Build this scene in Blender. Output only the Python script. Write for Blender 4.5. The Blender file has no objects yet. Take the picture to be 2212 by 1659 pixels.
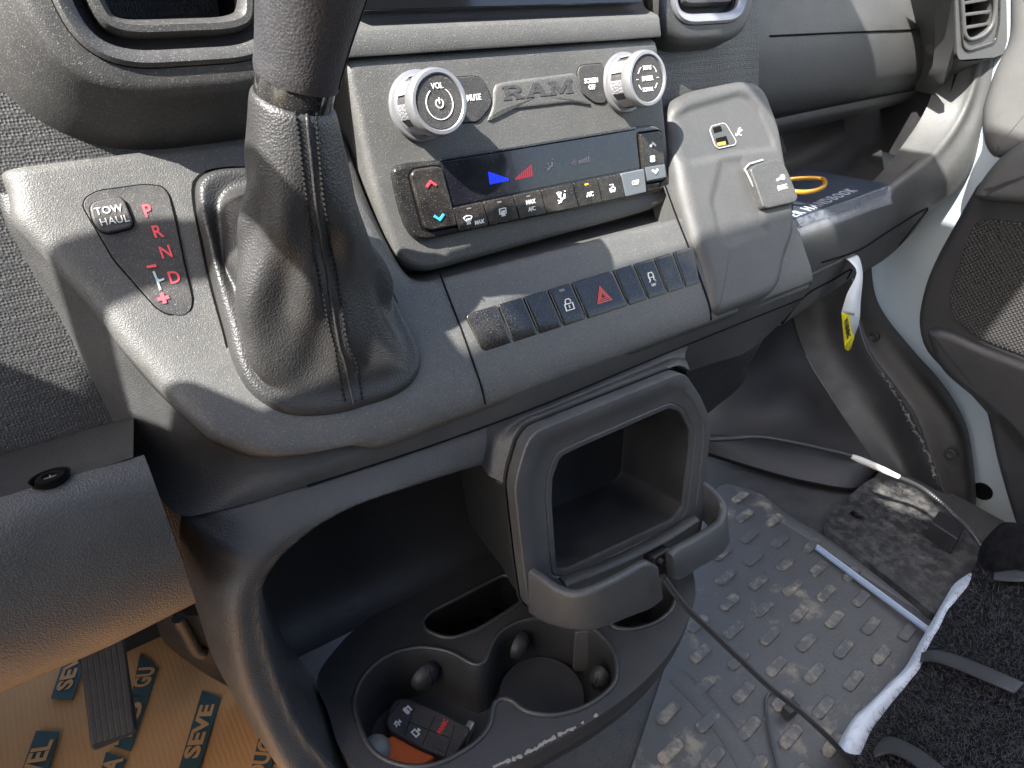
import bpy, bmesh, math, random
import numpy as np
from mathutils import Vector, Matrix
random.seed(7)
np.random.seed(7)
scene = bpy.context.scene
COL = scene.collection
HZ = 0.74            # eye height of the photographer above the cab floor

# ---------------------------------------------------------------- camera
F, CX, CY = 1480.0, 1106.0, 829.5
_dx = np.array([2449., 890., -F]); _dx /= np.linalg.norm(_dx)
_dy = np.array([-1247., 952., -F]); _dy -= _dx * _dx.dot(_dy); _dy /= np.linalg.norm(_dy)
_dz = np.cross(_dx, _dy)
RC = np.array([_dx, _dy, _dz])
cam_data = bpy.data.cameras.new('camera')
cam = bpy.data.objects.new('camera', cam_data)
COL.objects.link(cam)
cam.matrix_world = Matrix(((RC[0][0], RC[0][1], RC[0][2], 0), (RC[1][0], RC[1][1], RC[1][2], 0),
                           (RC[2][0], RC[2][1], RC[2][2], HZ), (0, 0, 0, 1)))
cam_data.sensor_width = 36.0
cam_data.lens = F / 2212.0 * 36.0
cam_data.clip_start = 0.01
cam_data.clip_end = 100
cam_data.dof.use_dof = True
cam_data.dof.focus_distance = 0.53
cam_data.dof.aperture_fstop = 24
scene.camera = cam

# ---------------------------------------------------------------- light
SUN = Vector((0.82, 0.22, -1.0)).normalized()      # direction the light travels
world = bpy.data.worlds.new('World'); scene.world = world; world.use_nodes = True
wn = world.node_tree.nodes; wl = world.node_tree.links
sky = wn.new('ShaderNodeTexSky'); sky.sky_type = 'NISHITA'; sky.sun_disc = False
sky.dust_density = 3.0; sky.ozone_density = 0.5; sky.air_density = 1.0
sky.sun_elevation = math.asin(-SUN.z)
sky.sun_rotation = math.atan2(-SUN.x, -SUN.y)
wl.new(sky.outputs[0], wn['Background'].inputs[0])
wn['Background'].inputs[1].default_value = 0.125
sun_data = bpy.data.lights.new('sun', 'SUN'); sun_data.energy = 4.8; sun_data.angle = math.radians(0.5)
sun_data.color = (1.0, 0.97, 0.925)
sun = bpy.data.objects.new('sun', sun_data); COL.objects.link(sun)
sun.rotation_euler = SUN.to_track_quat('-Z', 'Y').to_euler()
sun.location = (-2.0, -0.4, 3.2)
scene.view_settings.view_transform = 'Standard'
scene.view_settings.look = 'None'
scene.view_settings.exposure = 2.2
scene.view_settings.gamma = 1.0
scene.view_settings.use_curve_mapping = False

# ---------------------------------------------------------------- sight lines
def ray(x, y):
    return RC @ np.array([(x - CX) / F, -(y - CY) / F, -1.0])
def at(x, y, X=None, Y=None, Z=None):
    r = ray(x, y)
    if X is not None: return r * (X / r[0])
    if Y is not None: return r * (Y / r[1])
    return r * (Z / r[2])
def onX(pts, X): return [at(x, y, X=X) for x, y in pts]
def onY(pts, Y): return [at(x, y, Y=Y) for x, y in pts]
def onZ(pts, Z): return [at(x, y, Z=Z) for x, y in pts]
def cr(i, j, *pts):      # points read off the nine enlargements of the photograph
    return [(737.33 * i + x / 3.0, 553.0 * j + y / 3.0) for x, y in pts]
def V3(*a): return np.array(a, dtype=float)
def unit(v): v = np.asarray(v, float); return v / np.linalg.norm(v)

class Frame:
    """A flat face: origin, u to the right, v up, n out of the face."""
    def __init__(s, o, u, v):
        s.o = np.asarray(o, float); s.u = unit(u); v = np.asarray(v, float)
        s.v = unit(v - s.u * s.u.dot(v)); s.n = np.cross(s.u, s.v)
    def pt(s, u, v, h=0.0): return s.o + s.u * u + s.v * v + s.n * h
    def px(s, x, y, h=0.0):
        r = ray(x, y); o = s.o + s.n * h
        p = r * (o.dot(s.n) / r.dot(s.n)) - s.o
        return (p.dot(s.u), p.dot(s.v))
    def pxs(s, pts, h=0.0): return [s.px(x, y, h) for x, y in pts]
    def at(s, x, y, h=0.0): u, v = s.px(x, y, h); return s.pt(u, v, h)
    def sub(s, u, v, h=0.0, ang=0.0):
        ca, sa = math.cos(ang), math.sin(ang)
        return Frame(s.pt(u, v, h), s.u * ca + s.v * sa, s.v * ca - s.u * sa)

# ---------------------------------------------------------------- mesh helpers
def spline(pts, n, closed=False):
    P = np.array([np.asarray(p, float) for p in pts]); m = len(P)
    if closed:
        Q = np.vstack([P[-1], P, P[0], P[1]])
    else:
        Q = np.vstack([2 * P[0] - P[1], P, 2 * P[-1] - P[-2]])
    d = np.linalg.norm(np.diff(Q, axis=0), axis=1) ** 0.5 + 1e-9
    t = np.concatenate([[0], np.cumsum(d)])
    segs = m if closed else m - 1
    fine = []
    for k in range(segs):
        p0, p1, p2, p3 = Q[k:k + 4]; t0, t1, t2, t3 = t[k:k + 4]
        for tt in np.linspace(t1, t2, 16, endpoint=False):
            A1 = (t1 - tt) / (t1 - t0) * p0 + (tt - t0) / (t1 - t0) * p1
            A2 = (t2 - tt) / (t2 - t1) * p1 + (tt - t1) / (t2 - t1) * p2
            A3 = (t3 - tt) / (t3 - t2) * p2 + (tt - t2) / (t3 - t2) * p3
            B1 = (t2 - tt) / (t2 - t0) * A1 + (tt - t0) / (t2 - t0) * A2
            B2 = (t3 - tt) / (t3 - t1) * A2 + (tt - t1) / (t3 - t1) * A3
            fine.append((t2 - tt) / (t2 - t1) * B1 + (tt - t1) / (t2 - t1) * B2)
    fine.append(P[0] if closed else P[-1])
    fine = np.array(fine)
    s = np.concatenate([[0], np.cumsum(np.linalg.norm(np.diff(fine, axis=0), axis=1))])
    want = np.linspace(0, s[-1], n, endpoint=not closed)
    return np.array([[np.interp(w, s, fine[:, k]) for k in range(fine.shape[1])] for w in want])
def line(pts, n):
    P = np.array([np.asarray(p, float) for p in pts])
    s = np.concatenate([[0], np.cumsum(np.linalg.norm(np.diff(P, axis=0), axis=1))])
    return np.array([[np.interp(w, s, P[:, k]) for k in range(P.shape[1])] for w in np.linspace(0, s[-1], n)])

USED = {}
def link(o, parent=None):
    COL.objects.link(o)
    if parent is not None:
        o.parent = parent
        o.matrix_parent_inverse = Matrix.Translation(-parent_loc(parent))
    return o
def parent_loc(p):
    v = Vector(p.location)
    if p.parent: pass
    return v
def mk(name, verts, faces, mat, parent=None, smooth=True, sharp=None, recalc=True, mats=None, fmat=None):
    V = np.asarray(verts, float).copy(); V[:, 2] += HZ
    c = (V.min(0) + V.max(0)) / 2
    me = bpy.data.meshes.new(name)
    me.from_pydata([tuple(v) for v in (V - c)], [], [tuple(int(i) for i in f) for f in faces])
    if recalc:
        bm = bmesh.new(); bm.from_mesh(me)
        bmesh.ops.remove_doubles(bm, verts=bm.verts, dist=1e-6)
        bmesh.ops.recalc_face_normals(bm, faces=bm.faces); bm.to_mesh(me); bm.free()
    me.materials.append(mat)
    if mats:
        for m in mats: me.materials.append(m)
        for p, k in zip(me.polygons, fmat): p.material_index = k
    if smooth:
        me.shade_smooth()
        if sharp: me.set_sharp_from_angle(angle=math.radians(sharp))
    o = bpy.data.objects.new(name, me)
    o.location = Vector(c)
    link(o, parent)
    return o
def tag(o, label, cat, group=None, kind=None):
    if label: o['label'] = label
    if cat: o['category'] = cat
    if group: o['group'] = group
    if kind: o['kind'] = kind
    return o
def thing(name, label, cat, loc, group=None):
    o = bpy.data.objects.new(name, None)
    o.location = Vector((loc[0], loc[1], loc[2] + HZ)); o.empty_display_size = 0.03
    COL.objects.link(o)
    return tag(o, label, cat, group)

def grid_faces(r, c, wrap=False):
    f = []
    for i in range(r - 1):
        for j in range(c if wrap else c - 1):
            k = (j + 1) % c
            f.append((i * c + j, i * c + k, (i + 1) * c + k, (i + 1) * c + j))
    return f
def loft(name, curves, mat, parent=None, n=40, rows=None, wrap=False, thick=0.0, caps=False, sharp=None, straight=False, lin=False, mod=None):
    """skin a surface through curves; rows > 0 smooths across the curves"""
    S = [line(c, n) if lin else (spline(c, n, wrap) if len(c) != n or not straight else np.array(c)) for c in curves]
    G = np.array(S)
    if rows:
        G = np.array([spline(G[:, k], rows) for k in range(n)]).transpose(1, 0, 2)
    if mod is not None: G = mod(G)
    r = G.shape[0]
    verts = G.reshape(-1, 3); faces = grid_faces(r, n, wrap)
    if caps and wrap:
        faces.append(tuple(range(n))[::-1]); faces.append(tuple(range((r - 1) * n, r * n)))
    o = mk(name, verts, faces, mat, parent, sharp=sharp)
    if thick:
        m = o.modifiers.new('thickness', 'SOLIDIFY'); m.thickness = thick; m.offset = 0
    return o

def inset2(P, d):
    """inward offset of a closed 2-D outline (counter-clockwise or not)"""
    P = np.asarray(P, float); n = len(P)
    area = 0.5 * np.sum(P[:, 0] * np.roll(P[:, 1], -1) - np.roll(P[:, 0], -1) * P[:, 1])
    s = 1 if area > 0 else -1
    out = []
    for k in range(n):
        a, b, c = P[k - 1], P[k], P[(k + 1) % n]
        e1 = (b - a) / (np.linalg.norm(b - a) + 1e-12); e2 = (c - b) / (np.linalg.norm(c - b) + 1e-12)
        n1 = np.array([-e1[1], e1[0]]) * s; n2 = np.array([-e2[1], e2[0]]) * s
        m = n1 + n2; q = m.dot(m) / 2
        m = m / max(q, 0.35)
        out.append(b + m * d)
    return np.array(out)
def rounded(P, r, seg=5):
    """round every corner of a 2-D polygon; r may be a list"""
    P = [np.asarray(p, float) for p in P]; n = len(P); out = []
    for k in range(n):
        rk = r[k] if isinstance(r, (list, tuple)) else r
        a, b, c = P[k - 1], P[k], P[(k + 1) % n]
        e1 = a - b; e2 = c - b; l1 = np.linalg.norm(e1); l2 = np.linalg.norm(e2)
        d = min(rk, 0.48 * l1, 0.48 * l2)
        if d < 1e-7: out.append(b); continue
        p = b + e1 / l1 * d; q = b + e2 / l2 * d
        for t in np.linspace(0, 1, seg + 1):
            out.append((1 - t) ** 2 * p + 2 * t * (1 - t) * b + t * t * q)
    return np.array(out)
def rrect(u0, v0, u1, v1, r, seg=5):
    return rounded([(u0, v0), (u1, v0), (u1, v1), (u0, v1)], r, seg)
def plate(name, fr, outline, h, depth, mat, parent=None, edge=0.001, seg=3, dome=0.0, sharp=50, closed_back=False):
    """a flat-topped body on frame fr: outline in (u,v), top at height h, going down by depth, with a rounded top edge"""
    P = np.asarray(outline, float); n = len(P)
    rings = [[fr.pt(u, v, h - depth) for u, v in P]]
    for k in range(seg + 1):
        a = math.pi / 2 * k / seg
        ins = edge * (1 - math.cos(a)); dh = edge * (1 - math.sin(a))
        Q = inset2(P, ins) if ins > 0 else P
        rings.append([fr.pt(u, v, h - dh) for u, v in Q])
    verts = [p for r in rings for p in r]
    faces = grid_faces(len(rings), n, True)
    last = (len(rings) - 1) * n
    faces.append(tuple(range(last, last + n)))
    if closed_back: faces.append(tuple(range(n))[::-1])
    o = mk(name, verts, faces, mat, parent, sharp=sharp)
    w = o.modifiers.new('normals', 'WEIGHTED_NORMAL'); w.keep_sharp = True
    return o
def holed(name, fr, outer, holes, h, depth, mat, parent=None, sharp=40):
    """flat plate with through holes"""
    from mathutils.geometry import delaunay_2d_cdt
    vin = []; ein = []; loops = []
    for Lp_ in [outer] + list(holes):
        st = len(vin); m = len(Lp_)
        vin += [Vector((float(p[0]), float(p[1]))) for p in Lp_]
        ein += [(st + k, st + (k + 1) % m) for k in range(m)]; loops.append(list(range(st, st + m)))
    vo_, eo_, fo_, ov_, oe_, of_ = delaunay_2d_cdt(vin, ein, [], 0, 1e-7)
    verts = [fr.pt(p.x, p.y, h) for p in vo_]; faces = []
    def inside(c, P):
        r = False; P = np.asarray(P); n = len(P)
        for k in range(n):
            p, q = P[k], P[(k + 1) % n]
            if (p[1] > c[1]) != (q[1] > c[1]) and c[0] < (q[0] - p[0]) * (c[1] - p[1]) / (q[1] - p[1]) + p[0]: r = not r
        return r
    for f in fo_:
        c = np.mean([(vo_[k].x, vo_[k].y) for k in f], axis=0)
        if inside(c, outer) and not any(inside(c, q) for q in holes): faces.append(list(f))
    for Lp_ in loops:
        pts = [vin[k] for k in Lp_]; m = len(pts); st = len(verts)
        verts += [fr.pt(p.x, p.y, h) for p in pts] + [fr.pt(p.x, p.y, h - depth) for p in pts]
        for k in range(m): faces.append((st + k, st + (k + 1) % m, st + m + (k + 1) % m, st + m + k))
    return mk(name, verts, faces, mat, parent, sharp=sharp)
def tube(name, path, r, mat, parent=None, seg=10, caps=True, closed=False, flat=1.0, up=None, build=True):
    P = np.array(path, float); n = len(P); verts = []; faces = []
    rad = r if hasattr(r, '__len__') else [r] * n
    T = np.gradient(P, axis=0) if not closed else np.roll(P, -1, 0) - np.roll(P, 1, 0)
    N = None
    for k in range(n):
        t = unit(T[k])
        if N is None:
            a = V3(0, 0, 1) if up is None else up
            if abs(t.dot(unit(a))) > .95: a = V3(1, 0, 0)
            N = unit(a - t * t.dot(a))
        else: N = unit(N - t * t.dot(N))
        B = np.cross(t, N)
        for s in range(seg):
            a = 2 * math.pi * s / seg
            verts.append(P[k] + (N * math.cos(a) * flat + B * math.sin(a)) * rad[k])
    for k in range(n if closed else n - 1):
        k2 = (k + 1) % n
        for s in range(seg):
            s2 = (s + 1) % seg
            faces.append((k * seg + s, k * seg + s2, k2 * seg + s2, k2 * seg + s))
    if caps and not closed:
        faces.append(tuple(range(seg))[::-1]); faces.append(tuple(range((n - 1) * seg, n * seg)))
    if not build: return verts, faces
    return mk(name, verts, faces, mat, parent, sharp=60)
def lathe(name, fr, prof, mat, parent=None, seg=48, sharp=35, sx=1.0, cap=True):
    """turn (radius, height) about the frame's normal"""
    verts = []; n = len(prof)
    for r, h in prof:
        for s in range(seg):
            a = 2 * math.pi * s / seg
            verts.append(fr.pt(r * math.cos(a) * sx, r * math.sin(a), h))
    faces = grid_faces(n, seg, True)
    if cap: faces.append(tuple(range((n - 1) * seg, n * seg)))
    return mk(name, verts, faces, mat, parent, sharp=sharp)
def height(name, fr, u0, u1, v0, v1, nu, nv, fn, mat, parent=None, sharp=None):
    us = np.linspace(u0, u1, nu); vs = np.linspace(v0, v1, nv)
    verts = [fr.pt(u, v, fn(u, v)) for v in vs for u in us]
    return mk(name, verts, grid_faces(nv, nu), mat, parent, recalc=False, sharp=sharp)
def sstep(a, b, x):
    t = min(1, max(0, (x - a) / (b - a))); return t * t * (3 - 2 * t)
def text(name, body, fr, u, v, size, mat, parent, depth=0.00025, h=0.0002, ang=0.0, align='CENTER', sx=1.0, bold=0.0, space=1.0, shear=0.0):
    cu = bpy.data.curves.new(name, 'FONT'); cu.body = body; cu.size = size
    cu.align_x = align; cu.align_y = 'CENTER'; cu.extrude = depth; cu.offset = bold; cu.space_character = space
    cu.space_line = 0.85; cu.shear = shear
    cu.resolution_u = 3
    o = bpy.data.objects.new(name, cu); COL.objects.link(o)
    me = bpy.data.meshes.new_from_object(o)
    bpy.data.objects.remove(o); bpy.data.curves.remove(cu)
    f2 = fr.sub(u, v, h, ang)
    verts = [f2.pt(q.co.x * sx, q.co.y, q.co.z) for q in me.vertices]
    faces = [list(p.vertices) for p in me.polygons]
    bpy.data.meshes.remove(me)
    return mk(name, verts, faces, mat, parent, smooth=False, recalc=False)
def strokes(name, fr, paths, w, mat, parent, h=0.0002, depth=0.0004):
    """line drawing made of raised strokes; each path a list of (u,v)"""
    verts = []; faces = []
    for P in paths:
        P = np.array(P, float); closed = len(P) > 2 and np.allclose(P[0], P[-1])
        if closed: P = P[:-1]
        n = len(P); L = []; Rr = []
        for k in range(n):
            a = P[k - 1] if (k > 0 or closed) else P[k]; b = P[(k + 1) % n] if (k < n - 1 or closed) else P[k]
            e1 = unit(P[k] - a) if np.linalg.norm(P[k] - a) > 1e-9 else unit(b - P[k])
            e2 = unit(b - P[k]) if np.linalg.norm(b - P[k]) > 1e-9 else e1
            m = np.array([-(e1 + e2)[1], (e1 + e2)[0]]); q = max(.5, m.dot(m) / 2 / 1.0)
            m = m / max(m.dot(m) / 2, 0.5) * 1.0
            L.append(P[k] + m * w / 2); Rr.append(P[k] - m * w / 2)
        st = len(verts)
        for k in range(n):
            for q, hh in ((L[k], h + depth), (Rr[k], h + depth), (L[k], h - depth), (Rr[k], h - depth)):
                verts.append(fr.pt(q[0], q[1], hh))
        for k in range(n if closed else n - 1):
            a = st + 4 * k; b = st + 4 * ((k + 1) % n)
            faces += [(a, b, b + 1, a + 1), (a, a + 2, b + 2, b), (a + 1, b + 1, b + 3, a + 3)]
        if not closed:
            faces += [(st, st + 1, st + 3, st + 2), (st + 4 * (n - 1), st + 4 * (n - 1) + 2, st + 4 * (n - 1) + 3, st + 4 * (n - 1) + 1)]
    return mk(name, verts, faces, mat, parent, smooth=False)
def arc(cx, cy, r, a0, a1, n=12):
    return [(cx + r * math.cos(math.radians(a)), cy + r * math.sin(math.radians(a))) for a in np.linspace(a0, a1, n)]

# ---------------------------------------------------------------- materials
def mat(name, col, rough=0.5, metal=0.0, spec=0.5, emit=None, estr=0.0, alpha=1.0, trans=0.0, coat=0.0, sheen=0.0):
    m = bpy.data.materials.new(name); m.use_nodes = True
    b = m.node_tree.nodes['Principled BSDF']
    b.inputs['Base Color'].default_value = (*col, 1); b.inputs['Roughness'].default_value = rough
    b.inputs['Metallic'].default_value = metal; b.inputs['Specular IOR Level'].default_value = spec
    b.inputs['Coat Weight'].default_value = coat
    if emit: b.inputs['Emission Color'].default_value = (*emit, 1); b.inputs['Emission Strength'].default_value = estr
    if trans: b.inputs['Transmission Weight'].default_value = trans
    if alpha < 1: b.inputs['Alpha'].default_value = alpha
    if sheen: b.inputs['Sheen Weight'].default_value = sheen
    return m
def nodes(m): return m.node_tree.nodes, m.node_tree.links, m.node_tree.nodes['Principled BSDF']
def noise(N, L, co, scale, detail=3, rough=.6):
    t = N.new('ShaderNodeTexNoise'); t.inputs['Scale'].default_value = scale; t.inputs['Detail'].default_value = detail
    t.inputs['Roughness'].default_value = rough; L.new(co, t.inputs['Vector']); return t
def ramp(N, L, src, stops):
    r = N.new('ShaderNodeValToRGB'); L.new(src, r.inputs[0]); e = r.color_ramp.elements
    while len(e) < len(stops): e.new(0.5)
    for k, (p, c) in enumerate(stops):
        e[k].position = p; e[k].color = (c, c, c, 1) if not hasattr(c, '__len__') else (*c, 1)
    return r
def mixc(N, L, f, a, b):
    x = N.new('ShaderNodeMix'); x.data_type = 'RGBA'
    if hasattr(f, 'is_output'): L.new(f, x.inputs[0])
    else: x.inputs[0].default_value = f
    for k, s in ((6, a), (7, b)):
        if hasattr(s, 'is_output'): L.new(s, x.inputs[k])
        else: x.inputs[k].default_value = (*s, 1)
    return x.outputs[2]
def plastic(name, col, rough=.5, grain=900., bump=.25, dust=.25, dustcol=(.30, .275, .235), kind='voronoi', spec=.5, blot=.10, coat=0.0, speck=.35, rand=1.0, sp0=.62):
    """moulded plastic: grain relief, dust specks and faint wipe marks"""
    m = mat(name, col, rough, spec=spec, coat=coat); N, L, b = nodes(m)
    co = N.new('ShaderNodeTexCoord').outputs['Object']
    geo = N.new('ShaderNodeNewGeometry').outputs['Position']
    if kind == 'voronoi':
        t = N.new('ShaderNodeTexVoronoi'); t.inputs['Scale'].default_value = grain; L.new(co, t.inputs['Vector']); h = t.outputs['Distance']
        t.feature = 'F1'; t.inputs['Randomness'].default_value = rand
    else:
        h = noise(N, L, co, grain, 2, .5).outputs['Fac']
    bp = N.new('ShaderNodeBump'); bp.inputs['Strength'].default_value = bump; bp.inputs['Distance'].default_value = .0006
    L.new(h, bp.inputs['Height']); L.new(bp.outputs[0], b.inputs['Normal'])
    n1 = noise(N, L, geo, 30, 6, .7).outputs['Fac']
    n2 = noise(N, L, geo, 1500, 1, .5).outputs['Fac']
    n3 = noise(N, L, geo, 90, 5, .7).outputs['Fac']
    d1 = ramp(N, L, n1, [(.40, 0.0), (.80, 1.0)]).outputs[0]
    d2 = ramp(N, L, n2, [(sp0, 0.0), (sp0 + .12, 1.0)]).outputs[0]
    base = mixc(N, L, ramp(N, L, n3, [(.3, 0.0), (.7, blot)]).outputs[0], col, tuple(min(1, c * 1.8 + .01) for c in col))
    mu = N.new('ShaderNodeMath'); mu.operation = 'MULTIPLY'; mu.inputs[1].default_value = dust; L.new(d1, mu.inputs[0])
    base = mixc(N, L, mu.outputs[0], base, dustcol)
    mu2 = N.new('ShaderNodeMath'); mu2.operation = 'MULTIPLY'; mu2.inputs[1].default_value = speck; L.new(d2, mu2.inputs[0])
    base = mixc(N, L, mu2.outputs[0], base, tuple(min(.6, c * 1.6) for c in dustcol))
    L.new(base, b.inputs['Base Color'])
    rr = N.new('ShaderNodeMath'); rr.operation = 'MULTIPLY_ADD'; L.new(d1, rr.inputs[0]); rr.inputs[1].default_value = .18; rr.inputs[2].default_value = rough
    L.new(rr.outputs[0], b.inputs['Roughness'])
    return m
M = {}
M['trim'] = plastic('trim plastic', (.058, .058, .056), .46, 1100, .35, .07)
M['panel'] = plastic('panel plastic', (.066, .066, .063), .50, 1200, .35, .08)
M['dash'] = plastic('dash plastic', (.045, .045, .045), .50, 420, .9, .06, speck=.1)
M['grain'] = plastic('leather grain plastic', (.034, .034, .034), .44, 900, .5, .05, speck=.08)
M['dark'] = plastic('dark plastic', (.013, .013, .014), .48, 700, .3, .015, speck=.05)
M['pod'] = plastic('smooth dark plastic', (.038, .038, .038), .42, 1200, .2, .06)
M['grey'] = plastic('pale grey plastic', (.050, .050, .049), .52, 1000, .3, .05, speck=.15)
M['frame'] = plastic('holder plastic', (.044, .045, .047), .42, 1300, .4, .05, speck=.15)
M['gloss'] = plastic('piano black', (.010, .010, .010), .10, 300, .0, .12, dustcol=(.15, .135, .115), kind='noise', coat=.3, speck=.45)
M['key'] = plastic('key rubber', (.022, .022, .023), .55, 1200, .2, .15, speck=.3)
M['black'] = mat('black', (.008, .008, .008), .7)
M['gap'] = mat('dark gap', (.004, .004, .004), .9, spec=.1)
M['white'] = mat('white print', (.72, .72, .70), .5)
M['red'] = mat('red print', (.75, .08, .10), .45)
M['chrome'] = mat('satin silver', (.29, .29, .30), .36, metal=.6)
M['steel'] = mat('brushed steel', (.55, .55, .56), .35, metal=.9)

def resample2(P, n):
    P = np.vstack([P, P[:1]]); s = np.concatenate([[0], np.cumsum(np.linalg.norm(np.diff(P, axis=0), axis=1))])
    w = np.linspace(0, s[-1], n, endpoint=False)
    return np.array([[np.interp(x, s, P[:, k]) for k in range(2)] for x in w])
def platef(name, fr, outline, h, depth, mat, parent=None, edge=0.006, seg=5, fn=None, rings=24, n=140, draft=0.0, sharp=60, edge_v=None):
    """like plate, with a relief fn(u,v) on its top (outline star-shaped about its middle)"""
    P = resample2(np.asarray(outline, float), n); cen = (P.min(0) + P.max(0)) / 2
    fn = fn or (lambda u, v: 0.0)
    R = []
    B = inset2(P, -draft) if draft else P
    R.append([fr.pt(u, v, h - depth) for u, v in B])
    for k in range(seg + 1):
        a = math.pi / 2 * k / seg
        Q = []
        I = inset2(P, edge * (1 - math.cos(a)))
        for (u, v) in I: Q.append(fr.pt(u, v, h - edge * (1 - math.sin(a)) + fn(u, v)))
        R.append(Q)
    I = inset2(P, edge)
    for k in range(1, rings):
        s = 1 - k / rings
        R.append([fr.pt(*(cen + (p - cen) * s), h + fn(*(cen + (p - cen) * s))) for p in I])
    verts = [p for r in R for p in r]; faces = grid_faces(len(R), n, True)
    c = len(verts); verts.append(fr.pt(cen[0], cen[1], h + fn(*cen))); b = (len(R) - 1) * n
    for k in range(n): faces.append((b + k, b + (k + 1) % n, c))
    return mk(name, verts, faces, mat, parent, sharp=sharp)
from mathutils.bvhtree import BVHTree
class Hit:
    """finds where a sight line meets an object already built"""
    def __init__(s, o):
        me = o.data; off = np.array(o.location) - V3(0, 0, HZ)
        s.t = BVHTree.FromPolygons([Vector(np.array(v.co) + off) for v in me.vertices], [tuple(p.vertices) for p in me.polygons])
    def __call__(s, x, y, lift=0.0):
        r = unit(ray(x, y)); loc, nor, i, d = s.t.ray_cast(Vector((0, 0, 0)), Vector(r))
        if loc is None: return None
        nor = np.array(nor)
        if nor.dot(r) > 0: nor = -nor
        return np.array(loc) + nor * lift, nor

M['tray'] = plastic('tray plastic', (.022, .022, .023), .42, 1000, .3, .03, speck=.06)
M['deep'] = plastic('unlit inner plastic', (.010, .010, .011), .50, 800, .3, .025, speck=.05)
# ================================================================ centre console
console = thing('center_console', 'dark grey plastic centre console with controls, gear lever recess and switch row', 'console', (.35, .42, -.34))
XA = V3(1, 0, 0)
TP = Frame((.24, .436, -.214), XA, (0, .57, .82))          # sloping face of the trim
PF = Frame((.206, .4948, -.0633), XA, (0, .242, .970))      # upright control panel

# --- sloping trim plate, curved towards its lower edge
prof = [(.506, -.112), (.500, -.121), (.484, -.146), (.462, -.178), (.436, -.212), (.406, -.248), (.390, -.269), (.378, -.286), (.3735, -.297), (.3735, -.304)]
prof = spline([V3(0, a, b) for a, b in prof], 46)
edge_px = [(8, 408), (17, 473), (60, 520), (107, 570), (187, 653), (257, 743), (333, 826), (447, 936), (533, 970), (593, 978), (650, 974), (737, 956)]
edge3 = [TP.at(x, y) for x, y in edge_px]
ez = np.array([p[2] for p in edge3]); ex = np.array([p[0] for p in edge3])
o_ = np.argsort(ez); ez, ex = ez[o_], ex[o_]
cols = [0, .0015, .004, .008, .014, .022, .03]
V_ = []
for k, p in enumerate(prof):
    t = np.array(prof[min(k + 1, 45)]) - np.array(prof[max(k - 1, 0)]); nn = unit(np.cross(XA, -t))
    xl = float(np.interp(p[2], ez, ex)) if p[2] > ez[0] else ex[0] + (ez[0] - p[2]) * 1.5
    drop = [-.016, -.0075, -.0038, -.0014, -.0003, 0, 0]
    row = [V3(xl + c_, p[1], p[2]) + nn * d for c_, d in zip(cols, drop)]
    for x in np.linspace(xl + .04, .545, 48):
        q = V3(x, p[1], p[2])
        if p[2] > -.216 and x > .19:      # flat shelf in front of the control panel
            w = sstep(.200, .232, x); t = (p[2] + .216) / (.216 - .112)
            q = q * (1 - w) + V3(x, .4335 + .06 * t, -.216 - .011 * sstep(.0, .4, t)) * w
        row.append(q)
    V_ += row
nc = len(cols) + 48
trim = mk('console_trim', V_, grid_faces(46, nc), M['trim'], console)
m_ = trim.modifiers.new('thickness', 'SOLIDIFY'); m_.thickness = .003; m_.offset = -1
# joint between gear plate and switch plate
S_ = [(945, 600), (962, 640), (990, 715), (1015, 785), (1035, 840), (1042, 872)]
def on_prof(X, n=20, a=20, b=45, lift=.0004):
    return [V3(X, prof[k][1] - lift * .8, prof[k][2] + lift * .6) for k in np.linspace(a, b - 1, n).astype(int)]
tube('panel_joint', on_prof(.2425, a=23), .0007, M['gap'], console, seg=6)
tube('panel_joint', on_prof(.5045, a=17), .0009, M['gap'], console, seg=6)

# --- body skirt: flank facing the driver and the grained strip under the trim
top_c = [p - TP.n * .010 + V3(.002, 0, 0) for p in edge3[:-1]] + onZ([(737, 960), (1044, 872), (1470, 715), (1600, 666), (1668, 640)], -.299)
low_c = onY([(-8, 400), (20, 480), (60, 600), (100, 700)], .52) + onY([(200, 900)], .50) + onY([(300, 1010)], .455) + onY([(385, 1112)], .408) + onZ([(457, 1106), (737, 1026), (1104, 900), (1470, 750), (1682, 664)], -.319)
def fix_end(c): c[-1] = V3(.668, c[-1][1], c[-1][2]); return c
fix_end(top_c); fix_end(low_c)
tc = spline(top_c, 120); lc = spline(low_c, 120)
mid = (tc + lc) / 2
for k in range(120): mid[k] = mid[k] + V3(-.003, -.003, .000) * (1 - sstep(40, 60, k))
loft('console_side', [tc, mid, lc], M['grain'], console, n=120, rows=14, straight=True)
# step between strip and lower body
lower_line = lc
tube('panel_joint', [p + V3(0, -.0004, 0) for p in lc[46:]], .0008, M['gap'], console, seg=6)

# --- lower body with the big recess for the cup holder
def px_of(p): c = RC.T @ np.asarray(p); return (CX + F * c[0] / -c[2], CY - F * c[1] / -c[2])
lpx = np.array([px_of(p)[0] for p in lc]); k0 = int(np.argmin(np.abs(lpx - 383) + 1e3 * (np.arange(120) < 30)))
k1 = int(np.argmin(np.abs(lpx - 1060)))
A_lo = onY([(740, 1720)], .385) + onY([(640, 1600)], .415) + onY([(545, 1485)], .435) + onY([(475, 1400)], .445) + onY([(430, 1330)], .448) + onY([(405, 1240)], .445) + onY([(388, 1170)], .432) + [lc[k0]]
B_lo = onY([(775, 1720)], .305) + onY([(655, 1590)], .328) + onY([(605, 1490)], .343) + onY([(572, 1390)], .351) + onY([(560, 1300)], .356) + onY([(566, 1262)], .358) + onY([(582, 1232)], .3595) + onY([(606, 1200)], .3605)
B_up = [B_lo[-1]] + onY([(680, 1140), (770, 1092), (870, 1057), (985, 1020), (1040, 1004)], .362)
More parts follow.
